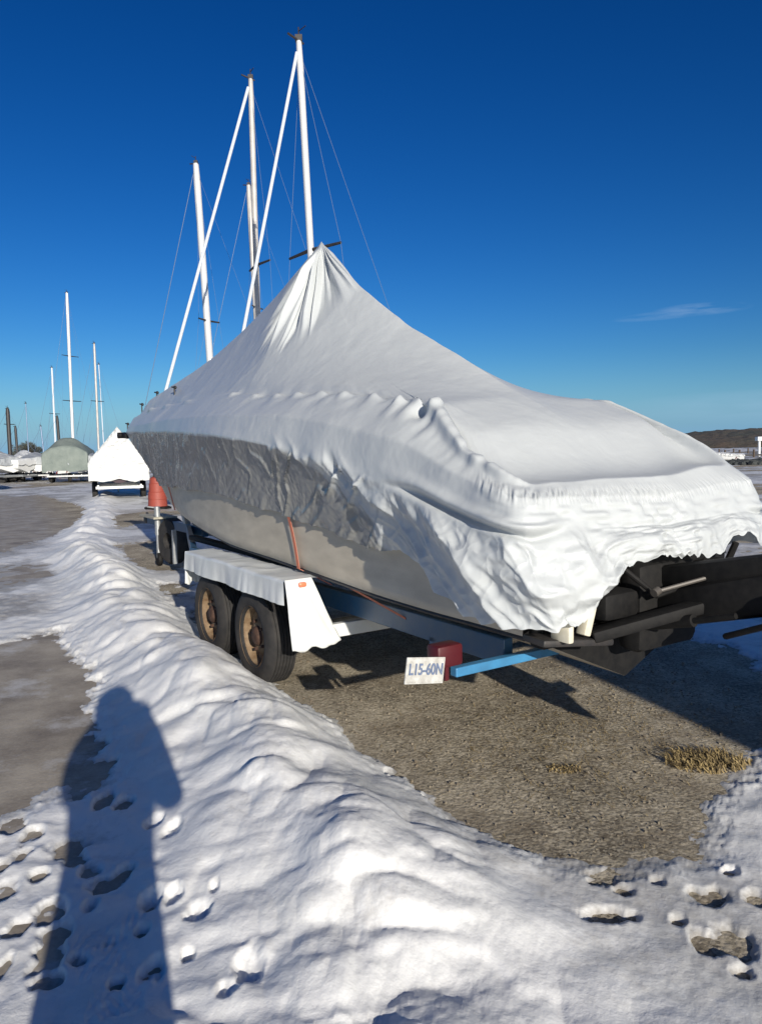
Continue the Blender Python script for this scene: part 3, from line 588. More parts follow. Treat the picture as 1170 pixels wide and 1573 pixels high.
# lower rings
def seg(a, b, n): 
    t = np.linspace(0, 1, n + 1)[1:][None, :, None]; return RC[a][:, None] * (1 - t) + RC[b][:, None] * t
parts = [plan, seg(3, 4, 30), seg(4, 5, 26), seg(5, 6, 34), seg(6, 7, 34)]
S = np.concatenate(parts, 1)
NV = S.shape[1]
vv = np.concatenate([np.linspace(0, 3, nf), 3 + np.arange(1, 31) / 30, 4 + np.arange(1, 27) / 26, 5 + np.arange(1, 35) / 34, 6 + np.arange(1, 35) / 34])[None, :] * np.ones((NC, 1))
CC = cc[:, None] * np.ones((1, NV))
# light smoothing down the sections and around
def smooth(S, it, lam=0.5):
    for _ in range(it):
        T = S.copy(); T[:, 1:-1] = S[:, 1:-1] * (1 - lam) + lam * 0.5 * (S[:, :-2] + S[:, 2:]); 
        T = T * (1 - lam * 0.7) + lam * 0.35 * (np.roll(S, 1, 0) + np.roll(S, -1, 0)); T[:, 0] = S[:, 0]; S = T
    return S
S = smooth(S, 5)
W = Bn(S)
du = np.roll(W, -1, 0) - np.roll(W, 1, 0); dv = np.gradient(W, axis=1)
N = np.cross(dv, du); N /= np.linalg.norm(N, axis=-1, keepdims=True) + 1e-9
ctr = Bn(np.array([0.5, 1.25, 0.9])); sgn = np.sign(np.sum(N * (W - ctr), -1, keepdims=True)); sgn = np.where(np.median(sgn) > 0, 1.0, -1.0); N = N * sgn
ss = S[..., 0]; ww = S[..., 1]; zz = S[..., 2]
Cm = np.minimum(CC, 28 - CC)              # mirrored column coordinate
D = np.zeros(ss.shape)
# pole pleats
angp = np.arctan2(ww - PEAK[1], ss - PEAK[0]); rad = np.hypot(ww - PEAK[1], ss - PEAK[0]) + (3.32 - zz) * 0.6
pl = vnoise(angp * 5.5, 0.5 * rad, seed=201) + 0.6 * vnoise(angp * 12, 0.5 * rad, seed=202)
ple = 1 - 2 * np.abs(vnoise(angp * 9.5, rad * 0.3, seed=203))
D += (0.042 * pl + 0.030 * ple) * sst(0.04, 0.30, rad) * (1 - sst(0.65, 1.15, rad + 0.12 * vnoise(angp * 6, 1.0, seed=204)))
# hollows: film sagging between supports
D += 0.012 * fbm(ss * 1.3, ww * 2.2, zz * 2, oct=3, seed=210) * sst(0.3, 1.2, vv)
# long taut creases running from the pole foot aft, and fore
cre = 1 - np.abs(vnoise((ww + 0.25 * ss) * 5.0, ss * 0.7, seed=215)) * 2.2
D += 0.003 * np.clip(cre, 0, 1) * sst(0.5, 1.5, vv) * (1 - sst(3.0, 3.4, vv))
# puckers at the coaming (shoulder line)
for c0 in (4.15, 4.8, 5.25, 5.6, 5.95, 6.35, 6.8, 7.3, 7.75):
    for off, wd, am in ((0, 0.07, 0.016), (0.15, 0.11, -0.014)):
        D += am * np.exp(-((Cm - c0 - off) / wd) ** 2 - ((vv - 3.02 - 0.05 * math.sin(c0 * 9)) / 0.16) ** 2)
D += 0.010 * vnoise(Cm * 6.0, vv * 1.2, seed=221) * np.exp(-((vv - 3.15) / 0.35) ** 2) * sst(3.0, 5.0, Cm) * (1 - sst(8.0, 9.0, Cm))
# fold over the quarter from the coaming end to the platform corner
qf = sst(7.7, 8.2, Cm) * (1 - sst(9.9, 10.5, Cm))
D += qf * (0.032 * np.exp(-((vv - 3.0 - 0.25 * vnoise(Cm * 2.2, 0.3, seed=230)) / 0.22) ** 2))
D += qf * 0.011 * vnoise(Cm * 7.5 + vv * 1.8, vv * 1.4, seed=231) * np.exp(-((vv - 3.25) / 0.55) ** 2)
D += 0.028 * np.exp(-((Cm - 8.05) / 0.22) ** 2 - ((vv - 2.97) / 0.16) ** 2) - 0.055 * np.exp(-((Cm - 7.86) / 0.13) ** 2 - ((vv - 3.18) / 0.22) ** 2)
# gathered little pleats along the platform edge
ed = sst(9.0, 9.8, Cm)
D += ed * (0.007 * vnoise(Cm * 21, vv * 1.5, seed=240) + 0.004 * vnoise(Cm * 37, vv * 2, seed=241)) * np.exp(-((vv - 3.86) / 0.30) ** 2)
D += ed * 0.012 * vnoise(Cm * 3.1, vv * 5.0, seed=243) * sst(4.0, 4.4, vv)
# strake groove running round the quarter
gr_ = sst(7.6, 8.6, Cm) * (1 - sst(10.4, 11.0, Cm))
g0 = 5.0 + 0.12 * np.sin(Cm * 2.0)
D += gr_ * (-0.040 * np.exp(-((vv - g0) / 0.085) ** 2) + 0.022 * np.exp(-((vv - g0 + 0.22) / 0.14) ** 2))
D += sst(11, 12, Cm) * (-0.012 * np.exp(-((vv - 5.0) / 0.1) ** 2))
# draped folds low on the quarter
x1 = ss * 0.80 + zz * 0.60; x2 = -ss * 0.60 + zz * 0.80          # x2 across folds, x1 along
wq = vnoise(ss * 2.3, zz * 2.3, ww * 2, seed=250)
f1 = 1 - 2 * np.abs(vnoise(x1 * 1.6 + wq, x2 * 6.0 + 1.4 * wq, ww * 2.5, seed=251))
f2 = 1 - 2 * np.abs(vnoise(x1 * 3.6, x2 * 13 + 1.5 * wq, ww * 5, seed=252))
f3 = 1 - 2 * np.abs(vnoise(x1 * 9 + wq, x2 * 26, ww * 12, seed=253))
qd = sst(6.2, 8.3, Cm) * sst(4.9, 5.5, vv) * (1 - 0.35 * sst(11, 12.5, Cm))
D += qd * (0.044 * f1 + 0.015 * f2 + 0.006 * f3 - 0.006)
qd2 = sst(9.6, 10.4, Cm) * sst(5.3, 5.9, vv)
fw = 1 - 2 * np.abs(vnoise(ww * 3.2 + wq, zz * 9 + wq * 1.2, ss * 2, seed=255))
D += qd2 * (0.028 * fw + 0.010 * f2)
# film lifted away from the hull in a ragged transition above the stripe
up_ = np.exp(-((vv - 5.0 - 0.35 * sst(6.0, 8, Cm)) / 0.3) ** 2) * sst(5.3, 6.6, Cm) * (1 - sst(8.4, 9.2, Cm))
D += up_ * (0.014 * f2 + 0.018 * f1)
# fine crackle of the tight film on the stripe; wrinkles fan towards the two straps
stk = sst(4.95, 5.12, vv) * (1 - sst(7.0, 8.2, Cm))
def fan(s0, z0, k, seed):
    a = np.arctan2(zz - z0, ss - s0); rr_ = np.hypot(zz - z0, ss - s0)
    return 1 - 2 * np.abs(vnoise(a * k, rr_ * 2.5, seed=seed)), np.exp(-(rr_ / 0.75) ** 2)
fa, wa = fan(-0.45, 1.02, 11, 261); fb, wb = fan(4.4, 0.95, 11, 262); fc, wc = fan(0.9, 0.9, 12, 263)
D += stk * (0.0036 * (fa * wa + fb * wb + 0.8 * fc * wc))
fine = 1 - 2 * np.abs(vnoise(ss * 5 + zz * 3 + wq, zz * 22 + ss * 9, ww * 4, seed=264))
fine2 = 1 - 2 * np.abs(vnoise(ss * 13 - zz * 7, zz * 30 - ss * 10 + wq, ww * 6, seed=265))
big = 1 - 2 * np.abs(vnoise(ss * 2.2 - zz * 1.5 + wq, zz * 9 + ss * 6.5 + wq, ww * 2, seed=266))
D += stk * 0.036 * np.clip(big - 0.55, 0, 1) * (0.5 + 0.9 * sst(4.5, 7, Cm))
D += stk * (0.0030 * fine + 0.0010 * fine2) * (0.4 + 0.6 * sst(5.1, 6.0, vv))
D += 0.0022 * fbm(ss * 9, ww * 9, zz * 9, oct=3, seed=270)
# cockpit-side face: faint vertical sags
D += 0.008 * vnoise(ss * 3.2, zz * 1.5, seed=271) * sst(3.1, 3.5, vv) * (1 - sst(4.6, 5.0, vv)) * sst(3, 5, Cm)
# stanchion bumps under the film at the bow and belly band line
for c0, v0, am in ((1.25, 3.0, 0.04), (2.1, 3.0, 0.035), (2.35, 2.75, 0.03), (3.0, 3.05, 0.025)):
    D += am * np.exp(-((Cm - c0) / 0.12) ** 2 - ((vv - v0) / 0.12) ** 2)
D += -0.006 * np.exp(-((Cm - 2.25) / 0.035) ** 2) * sst(3.0, 3.3, vv) + 0.008 * np.exp(-((Cm - 2.36) / 0.04) ** 2) * sst(3.0, 3.3, vv)
D = np.where(vv < 0.02, 0, D)
farside = sst(14.3, 15.2, CC) * (1 - sst(26.5, 27.5, CC)); D = D * (1 - 0.8 * farside * (vv < 4.0) - 0.45 * farside * (vv >= 4.0))
W = W + N * D[..., None]
# ragged lower edge
hemn = 0.030 * fbm(cc * 2.6, 0.3, oct=4, seed=280) + 0.010 * vnoise(cc * 6, 0.7, seed=281) * (cc > 9)
W[..., 2] += hemn[:, None] * sst(6.2, 7.0, vv)
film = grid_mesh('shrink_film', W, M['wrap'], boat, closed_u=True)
rag = 0.20 * fbm(ss * 3.0, zz * 5.0, oct=4, seed=290) + 0.42 * np.clip(f2, -1, 1) * sst(5.8, 7.4, Cm)
lim = 5.02 + 0.05 * vnoise(Cm * 3, 0, seed=291) + 2.6 * sst(6.0, 8.2, Cm) ** 1.3
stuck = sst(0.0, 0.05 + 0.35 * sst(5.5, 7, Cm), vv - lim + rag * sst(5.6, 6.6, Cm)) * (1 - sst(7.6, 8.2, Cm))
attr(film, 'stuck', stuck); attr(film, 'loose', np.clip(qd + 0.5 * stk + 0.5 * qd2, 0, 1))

# white tape seam / belt of the film, bow hardware
mb = MB(); mb.tube([B(8.02, 1.25, 1.93), B(8.22, 1.25, 1.955), B(8.30, 1.25, 1.94)], [0.045, 0.05, 0.03], 10)
mb.tube([B(8.26, 1.15, 1.95), B(8.26, 1.35, 1.95)], 0.05, 12); mb.build('bow_roller', M['black'], boat, True)
for (x, y, w, hgt) in ((218, 622, 1.25, .10), (196, 652, 1.25, .05), (241, 604, 1.25, .05), (268, 596, 1.1, .05)):
    d = px_ray(x, y); n_ = V; t = ((W0 + w * V - CAM) @ n_) / (d @ n_); p = CAM + d * t; q = p - W0; s_ = q @ U
    mb = MB(); base = B(s_, w, p[2] - 0.13)
    mb.tube([base, p, p + A(0, 0, hgt * 0.2)], [0.010, 0.010, 0.012], 8)
    mb.lathe([(0, 0), (0.022, 0.0), (0.026, 0.012), (0.016, 0.03), (0, 0.035)], p, (0.6, 0.2, 0.5), 12)
    mb.tube([p - U * 0.06, p + U * 0.10 + A(0, 0, 0.02)], 0.011, 6)
    mb.build('deck_fitting', M['darksteel'], boat, True)

# cream hull corner, outdrive and its trim rams
mb = MB()
for (a, b, w_, h_) in ((B(-2.62, .22, .80), B(-2.62, .22, .90), .10, .03), (B(-2.60, .36, .80), B(-2.60, .40, .92), .05, .04)):
    mb.beam(a, b, w_, h_, up=tuple(V), bev=0.008)
mb.build('transom_corner', M['cream'], boat, True)
mb = MB(); mb.beam(B(-2.54, .14, .80), B(-2.58, .50, .76), .14, .03, bev=0.01); mb.build('trim_tab', M['darksteel'], boat, True)
RZ = Matrix.Rotation(AZ, 3, 'Z')
mb = MB()
mb.box(B(-2.46, .86, .93), (1.26, .10, .40), RZ, .03); mb.box(B(-2.55, .90, .86), (.42, .14, .40), RZ, .05)
mb.box(B(-2.57, .56, .90), (.22, .14, .12), RZ, .03); mb.box(B(-2.56, 1.28, .92), (.20, .12, .20), RZ, .03)
mb.build('transom_shield', M['black'], boat, True)
mb = MB()       # outdrive tilted up: leg, cavitation plate, gearcase, skeg, propeller
p0 = Vector(B(-2.58, .90, .84)); p1 = Vector(B(-3.15, .92, 1.0)); ax = (p1 - p0).normalized()
mb.beam(p0, p1, .20, .17, bev=.05); mb.beam(p0 + Vector((0, 0, .14)), p1 + Vector((0, 0, .10)), .14, .10, bev=.03)
p2 = Vector(B(-3.45, .92, .70)); mb.beam(p1, p2, .10, .30, up=tuple(V), bev=.04)
mb.beam(Vector(B(-2.95, .92, .80)), Vector(B(-3.50, .92, 1.04)), .32, .025, bev=.01)
mb.lathe([(0, 0), (.05, .02), (.075, .12), (.075, .36), (.06, .46), (0, .48)], Vector(B(-3.28, .92, .62)), tuple(-U + A(0, 0, .35)), 20)
for k in range(3):
    a = k * 2.09; c = Vector(B(-3.74, .92, .80)); r = Vector(V) * math.cos(a) + Vector((0, 0, 1)) * math.sin(a)
    mb.beam(c, c + r * .17, .11, .012, up=tuple(Vector(U) + r.cross(Vector(U)) * 0.7), bev=.004)
mb.build('outdrive', M['black'], boat, True)
for w in (.74, 1.08):
    mb = MB(); mb.tube([B(-2.56, w, .78), B(-2.84, w, .85)], .026, 14); mb.tube([B(-2.82, w, .845), B(-3.02, w, .90)], .012, 10); mb.build('trim_ram', M['black'], boat, True)
mb = MB()       # platform brackets and a cable sagging between them
for w0 in (.36, 1.30):
    mb.tube([B(-2.46, w0, .80), B(-2.58, w0 + .04, .95), B(-2.64, w0 + .05, 1.10)], [.02, .018, .016], 8)
mb.beam(B(-2.60, .40, .79), B(-2.98, 1.22, .98), .09, .05, bev=.012); mb.beam(B(-2.56, .52, .80), B(-2.92, 1.30, .93), .10, .04, bev=.012)
mb.tube([B(-2.6, .6, 1.05), B(-2.68, .72, .93), B(-2.7, .9, .96), B(-2.66, 1.1, 1.06)], .012, 8)
mb.build('platform_bracket', M['black'], boat, True)
mb = MB(); mb.tube([B(-2.72, .66, .96), B(-2.86, .92, 1.03)], .009, 8); mb.tube([B(-2.72, .645, .955), B(-2.72, .675, .965)], .018, 10)
mb.tube([B(-2.70, .58, .83), B(-2.88, .96, .92)], .005, 8); mb.build('ladder_rail', mat('dull_rail', (0.10, 0.09, 0.08), 0.5, 0.3), boat, True)

# ------------------------------------------------------------------ trailer
tr = empty('boat_trailer', tuple(B(0, 1.25, 0)))
tag(tr, 'blue tandem axle boat trailer with white fenders carrying the large wrapped motorboat', 'trailer')
for w in (.45, 2.05):
    mb = MB(); sg = 1 if w < 1 else -1
    mb.beam(B(-2.06, w, .60), B(2.5, w, .60), .06, .13, bev=.006); mb.beam(B(2.45, w, .60), B(4.9, 1.25 - sg * .05, .60), .06, .13, bev=.006)
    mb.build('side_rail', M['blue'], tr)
for s in (-1.5, 1.9):
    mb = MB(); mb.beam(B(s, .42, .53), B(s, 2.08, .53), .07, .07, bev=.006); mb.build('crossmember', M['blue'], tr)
mb = MB(); mb.beam(B(-2.12, .07, .585), B(-2.12, 2.43, .585), .045, .042, up=(0, 0, 1), bev=.005); mb.build('rear_bar', M['sunblue'], tr)
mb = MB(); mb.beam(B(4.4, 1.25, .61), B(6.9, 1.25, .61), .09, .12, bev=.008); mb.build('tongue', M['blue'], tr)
mb = MB(); mb.beam(B(5.9, 1.2, .70), B(6.85, 1.25, .69), .34, .03, bev=.005); mb.build('step_plank', M['plank'], tr)
mb = MB(); mb.box(B(7.0, 1.25, .60), (.10, .2, .12), Matrix.Rotation(AZ, 3, 'Z'), .03); mb.tube([B(6.85, 1.25, .64), B(7.05, 1.25, .70)], .02, 8); mb.build('coupler', M['darksteel'], tr, True)
j = None
mb = MB(); mb.tube([B(6.03, 1.12, .12), B(6.03, 1.12, .70)], .032, 14); mb.tube([B(6.03, 1.12, .45), B(6.03, 1.12, .86)], .042, 14); mb.tube([B(6.03, 1.12, .84), B(6.10, 1.0, .86)], .012, 8)
j = mb.build('jack', M['galv'], tr, True)
mb = MB(); mb.lathe([(0, -.03), (.09, -.03), (.10, -.015), (.10, .015), (.09, .03), (0, .03)], B(6.03, 1.12, .10), tuple(V), 24); w_ = mb.build('jack_wheel', M['black'], j, True)
mb = MB(); mb.lathe([(.12, -.09), (.30, -.09), (.33, -.05), (.33, .05), (.30, .09), (.12, .09), (.12, -.09)], B(5.75, 1.25, .38), tuple(U * .2 + V), 40); mb.build('spare_tyre', M['tyre'], tr, True)
mb = MB(); mb.beam(B(5.05, 1.25, .60), B(5.35, 1.25, 1.0), .08, .08, up=tuple(V), bev=.006); mb.beam(B(5.05, 1.05, .60), B(5.05, 1.05, .15), .05, .05, up=tuple(V)); mb.build('winch_post', M['galv'], tr)
for w in (.62, 1.88):
    mb = MB(); mb.beam(B(-2.2, w, .69), B(3.0, w, .71), .09, .05, bev=.01)
    mb.build('bunk', M['black'], tr)
mb = MB()
for s in (0, .86):
    mb.tube([B(s, .16, .33), B(s, 2.34, .33)], .038, 12)
mb.build('axles', M['galv'], tr, True)
mb = MB(); mb.beam(B(-.62, .18, .45), B(-.62, 2.32, .45), .05, .085, bev=.005); mb.build('fender_beam', M['fender'], tr)
def wheel(s, w_out, sgn):
    c = B(s, w_out, .33); axd = V * sgn         # sgn=+1: wheel extends towards +V from outer face
    mb = MB()
    R, wd = .33, .205
    prof = [(.205, .012), (.225, 0.0), (.262, -.006), (.292, 0.004), (.314, .018)]
    for k in range(7):
        h = .030 + k * .0235
        prof += [(.328, h), (.328, h + .013)]
        if k < 6: prof += [(.319, h + .015), (.319, h + .0205)]
    prof += [(.314, wd - .02), (.29, wd), (.22, wd), (.205, wd - .012), (.195, wd - .02), (.195, .02), (.205, .012)]
    mb.lathe(prof, c, tuple(axd), 56); ty = mb.build('tyre', M['tyre'], tr, True)
    mb = MB(); mb.lathe([(.208, .006), (.212, .016), (.198, .024), (.186, .05), (.180, .085), (.150, .092), (.130, .080), (.105, .060), (.085, .056), (.05, .056), (.0, .056)], c, tuple(axd), 48)
    rm = mb.build('rim', M['rim'], ty, True)
    mb = MB(); mb.lathe([(.070, .058), (.064, .036), (.048, .024), (.03, .020), (0, .018)], c, tuple(axd), 28)
    for k in range(5):
        a = k * 2 * math.pi / 5; o_ = V * 0 + U * math.cos(a) * .10 + A(0, 0, 1) * math.sin(a) * .10
        mb.lathe([(.012, .066), (.012, .038), (0, .036)], c + o_, tuple(axd), 6)
    mb.build('hub', M['hub'], rm, True)
for s in (0, .86):
    wheel(s, 0.0, 1); wheel(s, 2.5, -1)
def fender(side):
    f_ = (lambda w: w) if side < 0 else (lambda w: 2.5 - w)
    # cloth-like plastic cover: top sheet + outer skirt with folds, one grid
    ns, nv2 = 90, 22; ssv = np.linspace(-.60, 1.26, ns)[:, None]
    prof = []
    for k in range(nv2):
        t = k / (nv2 - 1)
        if t < .5: prof.append((.22 - .24 * (t / .5), .80))
        else: prof.append((-.025, .80 - .155 * ((t - .5) / .5)))
    prof = np.array(prof)
    P = np.zeros((ns, nv2, 3)); P[..., 0] = ssv; P[..., 1] = prof[None, :, 0]; P[..., 2] = prof[None, :, 1]
    lowt = np.clip((.80 - P[..., 2]) / .155, 0, 1)
    fold = 0.75 * vnoise(ssv * 4.5, 0, seed=301) + .9 * (np.abs(vnoise(ssv * 9, .4, seed=302)) - .3)
    P[..., 1] -= (.022 * fold + .012) * lowt
    P[..., 2] += -.012 * np.abs(vnoise(ssv * 5, prof[None, :, 0] * 8, seed=303)) * (1 - lowt)
    P[..., 1] = f_(P[..., 1]) if side < 0 else 2.5 - P[..., 1]
    grid_mesh('fender', Bn(P), M['fender'], tr)
    # rear mud flap flaring downwards, with folds
    def flap(s0, zt, zb, wt, wb, name, dr):
        n1, n2 = 26, 30; P = np.zeros((n1, n2, 3)); a = np.linspace(0, 1, n1)[:, None]; b = np.linspace(0, 1, n2)[None, :]
        P[..., 1] = (wt[0] * (1 - b) + wb[0] * b) * (1 - a) + (wt[1] * (1 - b) + wb[1] * b) * a
        P[..., 2] = zt * (1 - b) + zb * b + .02 * vnoise(a * 5, 3.1, seed=311) * b
        P[..., 0] = s0 + dr * (.05 * b + .020 * vnoise(a * 4.2 - b * 1.5, b * .6, seed=312) * b + .009 * vnoise(a * 11 - b * 3, b, seed=313) * b)
        if side > 0: P[..., 1] = 2.5 - P[..., 1]
        o = grid_mesh(name, Bn(P), M['fender'], tr)
        md = o.modifiers.new('thick', 'SOLIDIFY'); md.thickness = .006
    flap(-.605, .800, .37, (-.02, .16), (.0, .33), 'mud_flap', -1)
    flap(1.27, .79, .52, (-.02, .18), (-.02, .16), 'mud_flap', 1)
    mb = MB(); c = Vector(B(-.625, .09 if side < 0 else 2.41, .765)); mb.box(c, (.05, .03, .03), Matrix.Rotation(AZ, 3, 'Z'), .01); mb.build('marker_lamp', M['amber'], tr, True)
fender(-1); fender(1)
def tail(side):
    w0 = -.10 if side < 0 else 2.42
    mb = MB(); mb.box(B(-2.10, w0 + .14, .665), (.14, .09, .10), Matrix.Rotation(AZ, 3, 'Z'), .015); mb.beam(B(-2.10, w0 + .14, .62), B(-2.10, w0 + .14, .55), .03, .02, up=tuple(V)); mb.build('tail_lamp', M['redlamp'], tr, True)
tail(-1); tail(1)
# licence plate
pc = B(-2.155, -.11, .633)
rotp = Matrix.Rotation(AZ, 3, 'Z') @ Matrix.Rotation(math.radians(9), 3, 'Y')
mb = MB(); mb.box(pc, (.20, .004, .112), rotp, .002); plate = mb.build('licence_plate', M['plate'], tr)
mb = MB()
for sx in (-.097, .097): mb.box(Vector(pc) + rotp @ Vector((sx, -.003, 0)), (.006, .004, .112), rotp)
for sz in (-.053, .053): mb.box(Vector(pc) + rotp @ Vector((0, -.003, sz)), (.188, .004, .006), rotp)
mb.build('rim_edge', M['plate'], plate)
tcv = bpy.data.curves.new('characters', 'FONT'); tcv.body = 'L15-60N'; tcv.size = .066; tcv.align_x = 'CENTER'; tcv.align_y = 'CENTER'; tcv.extrude = .0015; tcv.offset = .0012
to = bpy.data.objects.new('tmp', tcv); COL.objects.link(to); dg = bpy.context.evaluated_depsgraph_get(); me = bpy.data.meshes.new_from_object(to.evaluated_get(dg)); bpy.data.objects.remove(to)
Rt = rotp.to_4x4() @ Matrix.Rotation(math.radians(90), 4, 'X') @ Matrix.Diagonal((.76, 1.02, 1, 1))
me.transform(Matrix.Translation(Vector(pc) + rotp @ Vector((.004, -.0045, .003)) - parent_loc(plate)) @ Rt); me.materials.clear()
link_mesh('characters', me, M['plateblue'], plate)
# tie-down straps (orange webbing)
def strap(pts, wd, name, label, direction):
    bm = bmesh.new(); prev = None; dr = Vector(direction).normalized() * wd / 2
    for p in pts:
        a = bm.verts.new(Vector(p) - dr); b = bm.verts.new(Vector(p) + dr)
        if prev: bm.faces.new((prev[0], prev[1], b, a))
        prev = (a, b)
    me = bpy.data.meshes.new(name); bm.to_mesh(me); bm.free(); o = link_mesh(name, me, M['orange']); md = o.modifiers.new('t', 'SOLIDIFY'); md.thickness = .003
    tag(o, label, 'strap', 'orange straps over the hull')
def hp(i0, v, off=.02):    # point on hull at fractional column
    k = int(round(i0 * NP)); q = sh[k] * (1 - v) + ch[k] * v; q = q.copy(); q[1] += .05 * math.sin(v * math.pi) * float(sst(8, 4, sh[k][0])) - off; return B(*q)
strap([hp(5.60, v, .026) for v in np.linspace(.50, 1.0, 8)] + [B(-.42, .40, .70)], .035, 'tie_strap', 'orange strap running down the hull side above the rear wheel', U)
strap([hp(2.1, v, .028) for v in np.linspace(.55, 1.0, 8)], .05, 'tie_strap', 'faded orange strap running down the hull below the bow', U)
strap([B(-.42, .40, .73), B(-.62, .34, .76), B(-1.0, .35, .70), B(-1.25, .42, .62)], .012, 'tie_strap', 'thin orange cord sagging under the hull behind the white fender flap', (0, 0, 1))

# ------------------------------------------------------------------ orange drum behind the bow
dl = on_ground(243, 782); dr_ = empty('orange_drum', (dl[0], dl[1], 0)); tag(dr_, 'orange plastic barrel on a black base standing beyond the bow', 'barrel')
mb = MB(); mb.lathe([(.30, .05), (.29, .12), (.275, .30), (.285, .31), (.27, .52), (.25, .54), (.24, .78), (.22, .80), (.21, .95), (.15, .99), (0, 1.0)], (dl[0], dl[1], 0), (0, 0, 1), 32); mb.build('drum_body', M['drum'], dr_, True)
mb = MB(); mb.lathe([(0, 0), (.42, 0), (.42, .06), (.31, .09), (0, .09)], (dl[0], dl[1], 0.004), (0, 0, 1), 8); mb.build('drum_base', M['black'], dr_)
mb = MB(); mb.tube([(dl[0] - .08, dl[1], .98), (dl[0] - .08, dl[1], 1.1), (dl[0] + .08, dl[1], 1.1), (dl[0] + .08, dl[1], .98)], .035, 8); mb.build('handle', M['black'], dr_, True)

# ------------------------------------------------------------------ generic boats
def loft_boat(name, label, loc, rz, L, Bm, z0, zs, tent_h, pole_at, matH, matC, group=None, cat='boat', skirt=0.25, trailer=True, blunt=0.0, flare=0.08, fullness=1.0, cover=True, seed=0, wheelcol=None):
    """origin under the stern centre, bow along +y local; covered boat: hull + cover"""
    o = empty(name, loc, rz); tag(o, label, cat, group)
    nst = 36; t = np.linspace(0, 1, nst)
    hb = Bm / 2 * (1 - np.clip((t - .45) / .55, 0, 1) ** 2.2 * (1 - blunt)); hb = np.maximum(hb, .02)
    y = t * L
    zsheer = zs + .35 * t ** 2; zk = z0 + (zs - z0) * np.clip((t - .7) / .3, 0, 1) ** 1.8 * .9; zc = z0 + (zs - z0) * .35 + (zs - z0) * .45 * t ** 3
    prof = []
    for i in range(nst):
        row = []
        for k in range(6): a = k / 5; row.append((-hb[i] * (1 - flare * a), y[i] + (1 - t[i]) * 0, zsheer[i] * (1 - a) + zc[i] * a))
        for k in range(1, 5): a = k / 4; row.append((-hb[i] * (1 - flare) * (1 - a), y[i] - .0, zc[i] * (1 - a) + zk[i] * a))
        row += [(-p[0], p[1], p[2]) for p in row[::-1][1:]]
        prof.append(row)
    P = np.array(prof)
    hl = grid_mesh('hull', P, matH, None); hl.parent = o
    bm = bmesh.new(); bm.faces.new([bm.verts.new(v) for v in P[0]]); me = bpy.data.meshes.new('transom'); bm.to_mesh(me); bm.free(); link_mesh('transom', me, matH, o)
    if cover:
        nn = 41; C = np.zeros((nst + 8, nn, 3)); a = np.linspace(-1, 1, nn)
        for i in range(nst + 8):
            ii = max(i - 8, 0); e_ = min(i / 8, 1.0); 
            hr = zsheer[ii] + tent_h * max(0, 1 - abs(t[ii] - pole_at) / (1 - pole_at if t[ii] > pole_at else max(pole_at, .08) + .12)) ** 1.0 + .12
            x = a * (hb[ii] + .03) / .78; prof_z = np.where(np.abs(a) < .78, hr - (hr - zsheer[ii] - .05) * (np.abs(a) / .78) ** (1.35 / fullness), zsheer[ii] + .05 - (np.abs(a) - .78) / .22 * (skirt + .05))
            xx = np.clip(x, -(hb[ii] + .03), hb[ii] + .03)
            if i < 8:      # stern closes down the transom
                q = (8 - i) / 8; prof_z = prof_z * (1 - q) + np.minimum(prof_z, zsheer[0] - skirt - .1) * q; yy = -.03 - .08 * q
            else: yy = y[ii] + (.05 if i == nst + 7 else 0)
            C[i, :, 0] = xx; C[i, :, 1] = yy; C[i, :, 2] = prof_z
        C[..., 2] += .045 * fbm(C[..., 0] * 3, C[..., 1] * 3, C[..., 2] * 3 + seed, oct=4, seed=seed); lowr = sst(.8, 1.0, np.abs(a))[None, :] + (np.arange(nst + 8) < 2)[:, None] * .8; C[..., 2] += .16 * np.clip(lowr, 0, 1) * fbm(C[..., 0] * 2.2, C[..., 1] * 2.0, oct=4, seed=seed + 3)
        C[..., 0] *= 1 + .02 * fbm(C[..., 2] * 5, C[..., 1] * 4, oct=3, seed=seed + 1)
        g = grid_mesh('cover', C, matC, None); g.parent = o
    if trailer:
        mb = MB()
        for sx in (-1, 1):
            mb.beam((sx * Bm * .36, -.2, .52), (sx * Bm * .36, L * .75, .52), .07, .12); mb.beam((sx * Bm * .36, L * .75, .52), (0, L * 1.08, .52), .07, .12)
        for yy in (-.2, L * .3, L * .7): mb.beam((-Bm * .40, yy, .48), (Bm * .40, yy, .48), .08, .1)
        mb.beam((0, L * .8, .45), (0, L * 1.2, .45), .1, .1); mb.tube([(0, L * 1.08, 0), (0, L * 1.08, .6)], .035)
        mb.build('trailer_frame', M['galv'], o, world=False)
        for yy in ((L * .28), (L * .28 + .75)):
            for sx in (-1, 1):
                mb = MB(); mb.lathe([(0, .02), (.17, .03), (.2, 0), (.30, 0), (.33, .03), (.33, .17), (.30, .2), (0, .2)], (sx * Bm * .48, yy, .33), (-sx, 0, 0), 28); mb.build('wheel', M['tyre'], o, True, world=False)
    else:
        mb = MB()
        mb.box((0, L * .45, z0 * .5 + .05), (.22, L * .22, z0 + .1), bev=.03); mb.build('keel', matH, o, world=False)
        for yy in (L * .2, L * .7):
            for sx in (-1, 1):
                mb = MB(); mb.tube([(sx * Bm * .62, yy, 0), (sx * Bm * .36, yy, z0 + (zs - z0) * .35)], .03); mb.tube([(sx * Bm * .45, yy - .3, 0), (sx * Bm * .5, yy, .6)], .02); mb.tube([(sx * Bm * .45, yy + .3, 0), (sx * Bm * .5, yy, .6)], .02); mb.build('stand', M['redfoul'], o, world=False)
    return o
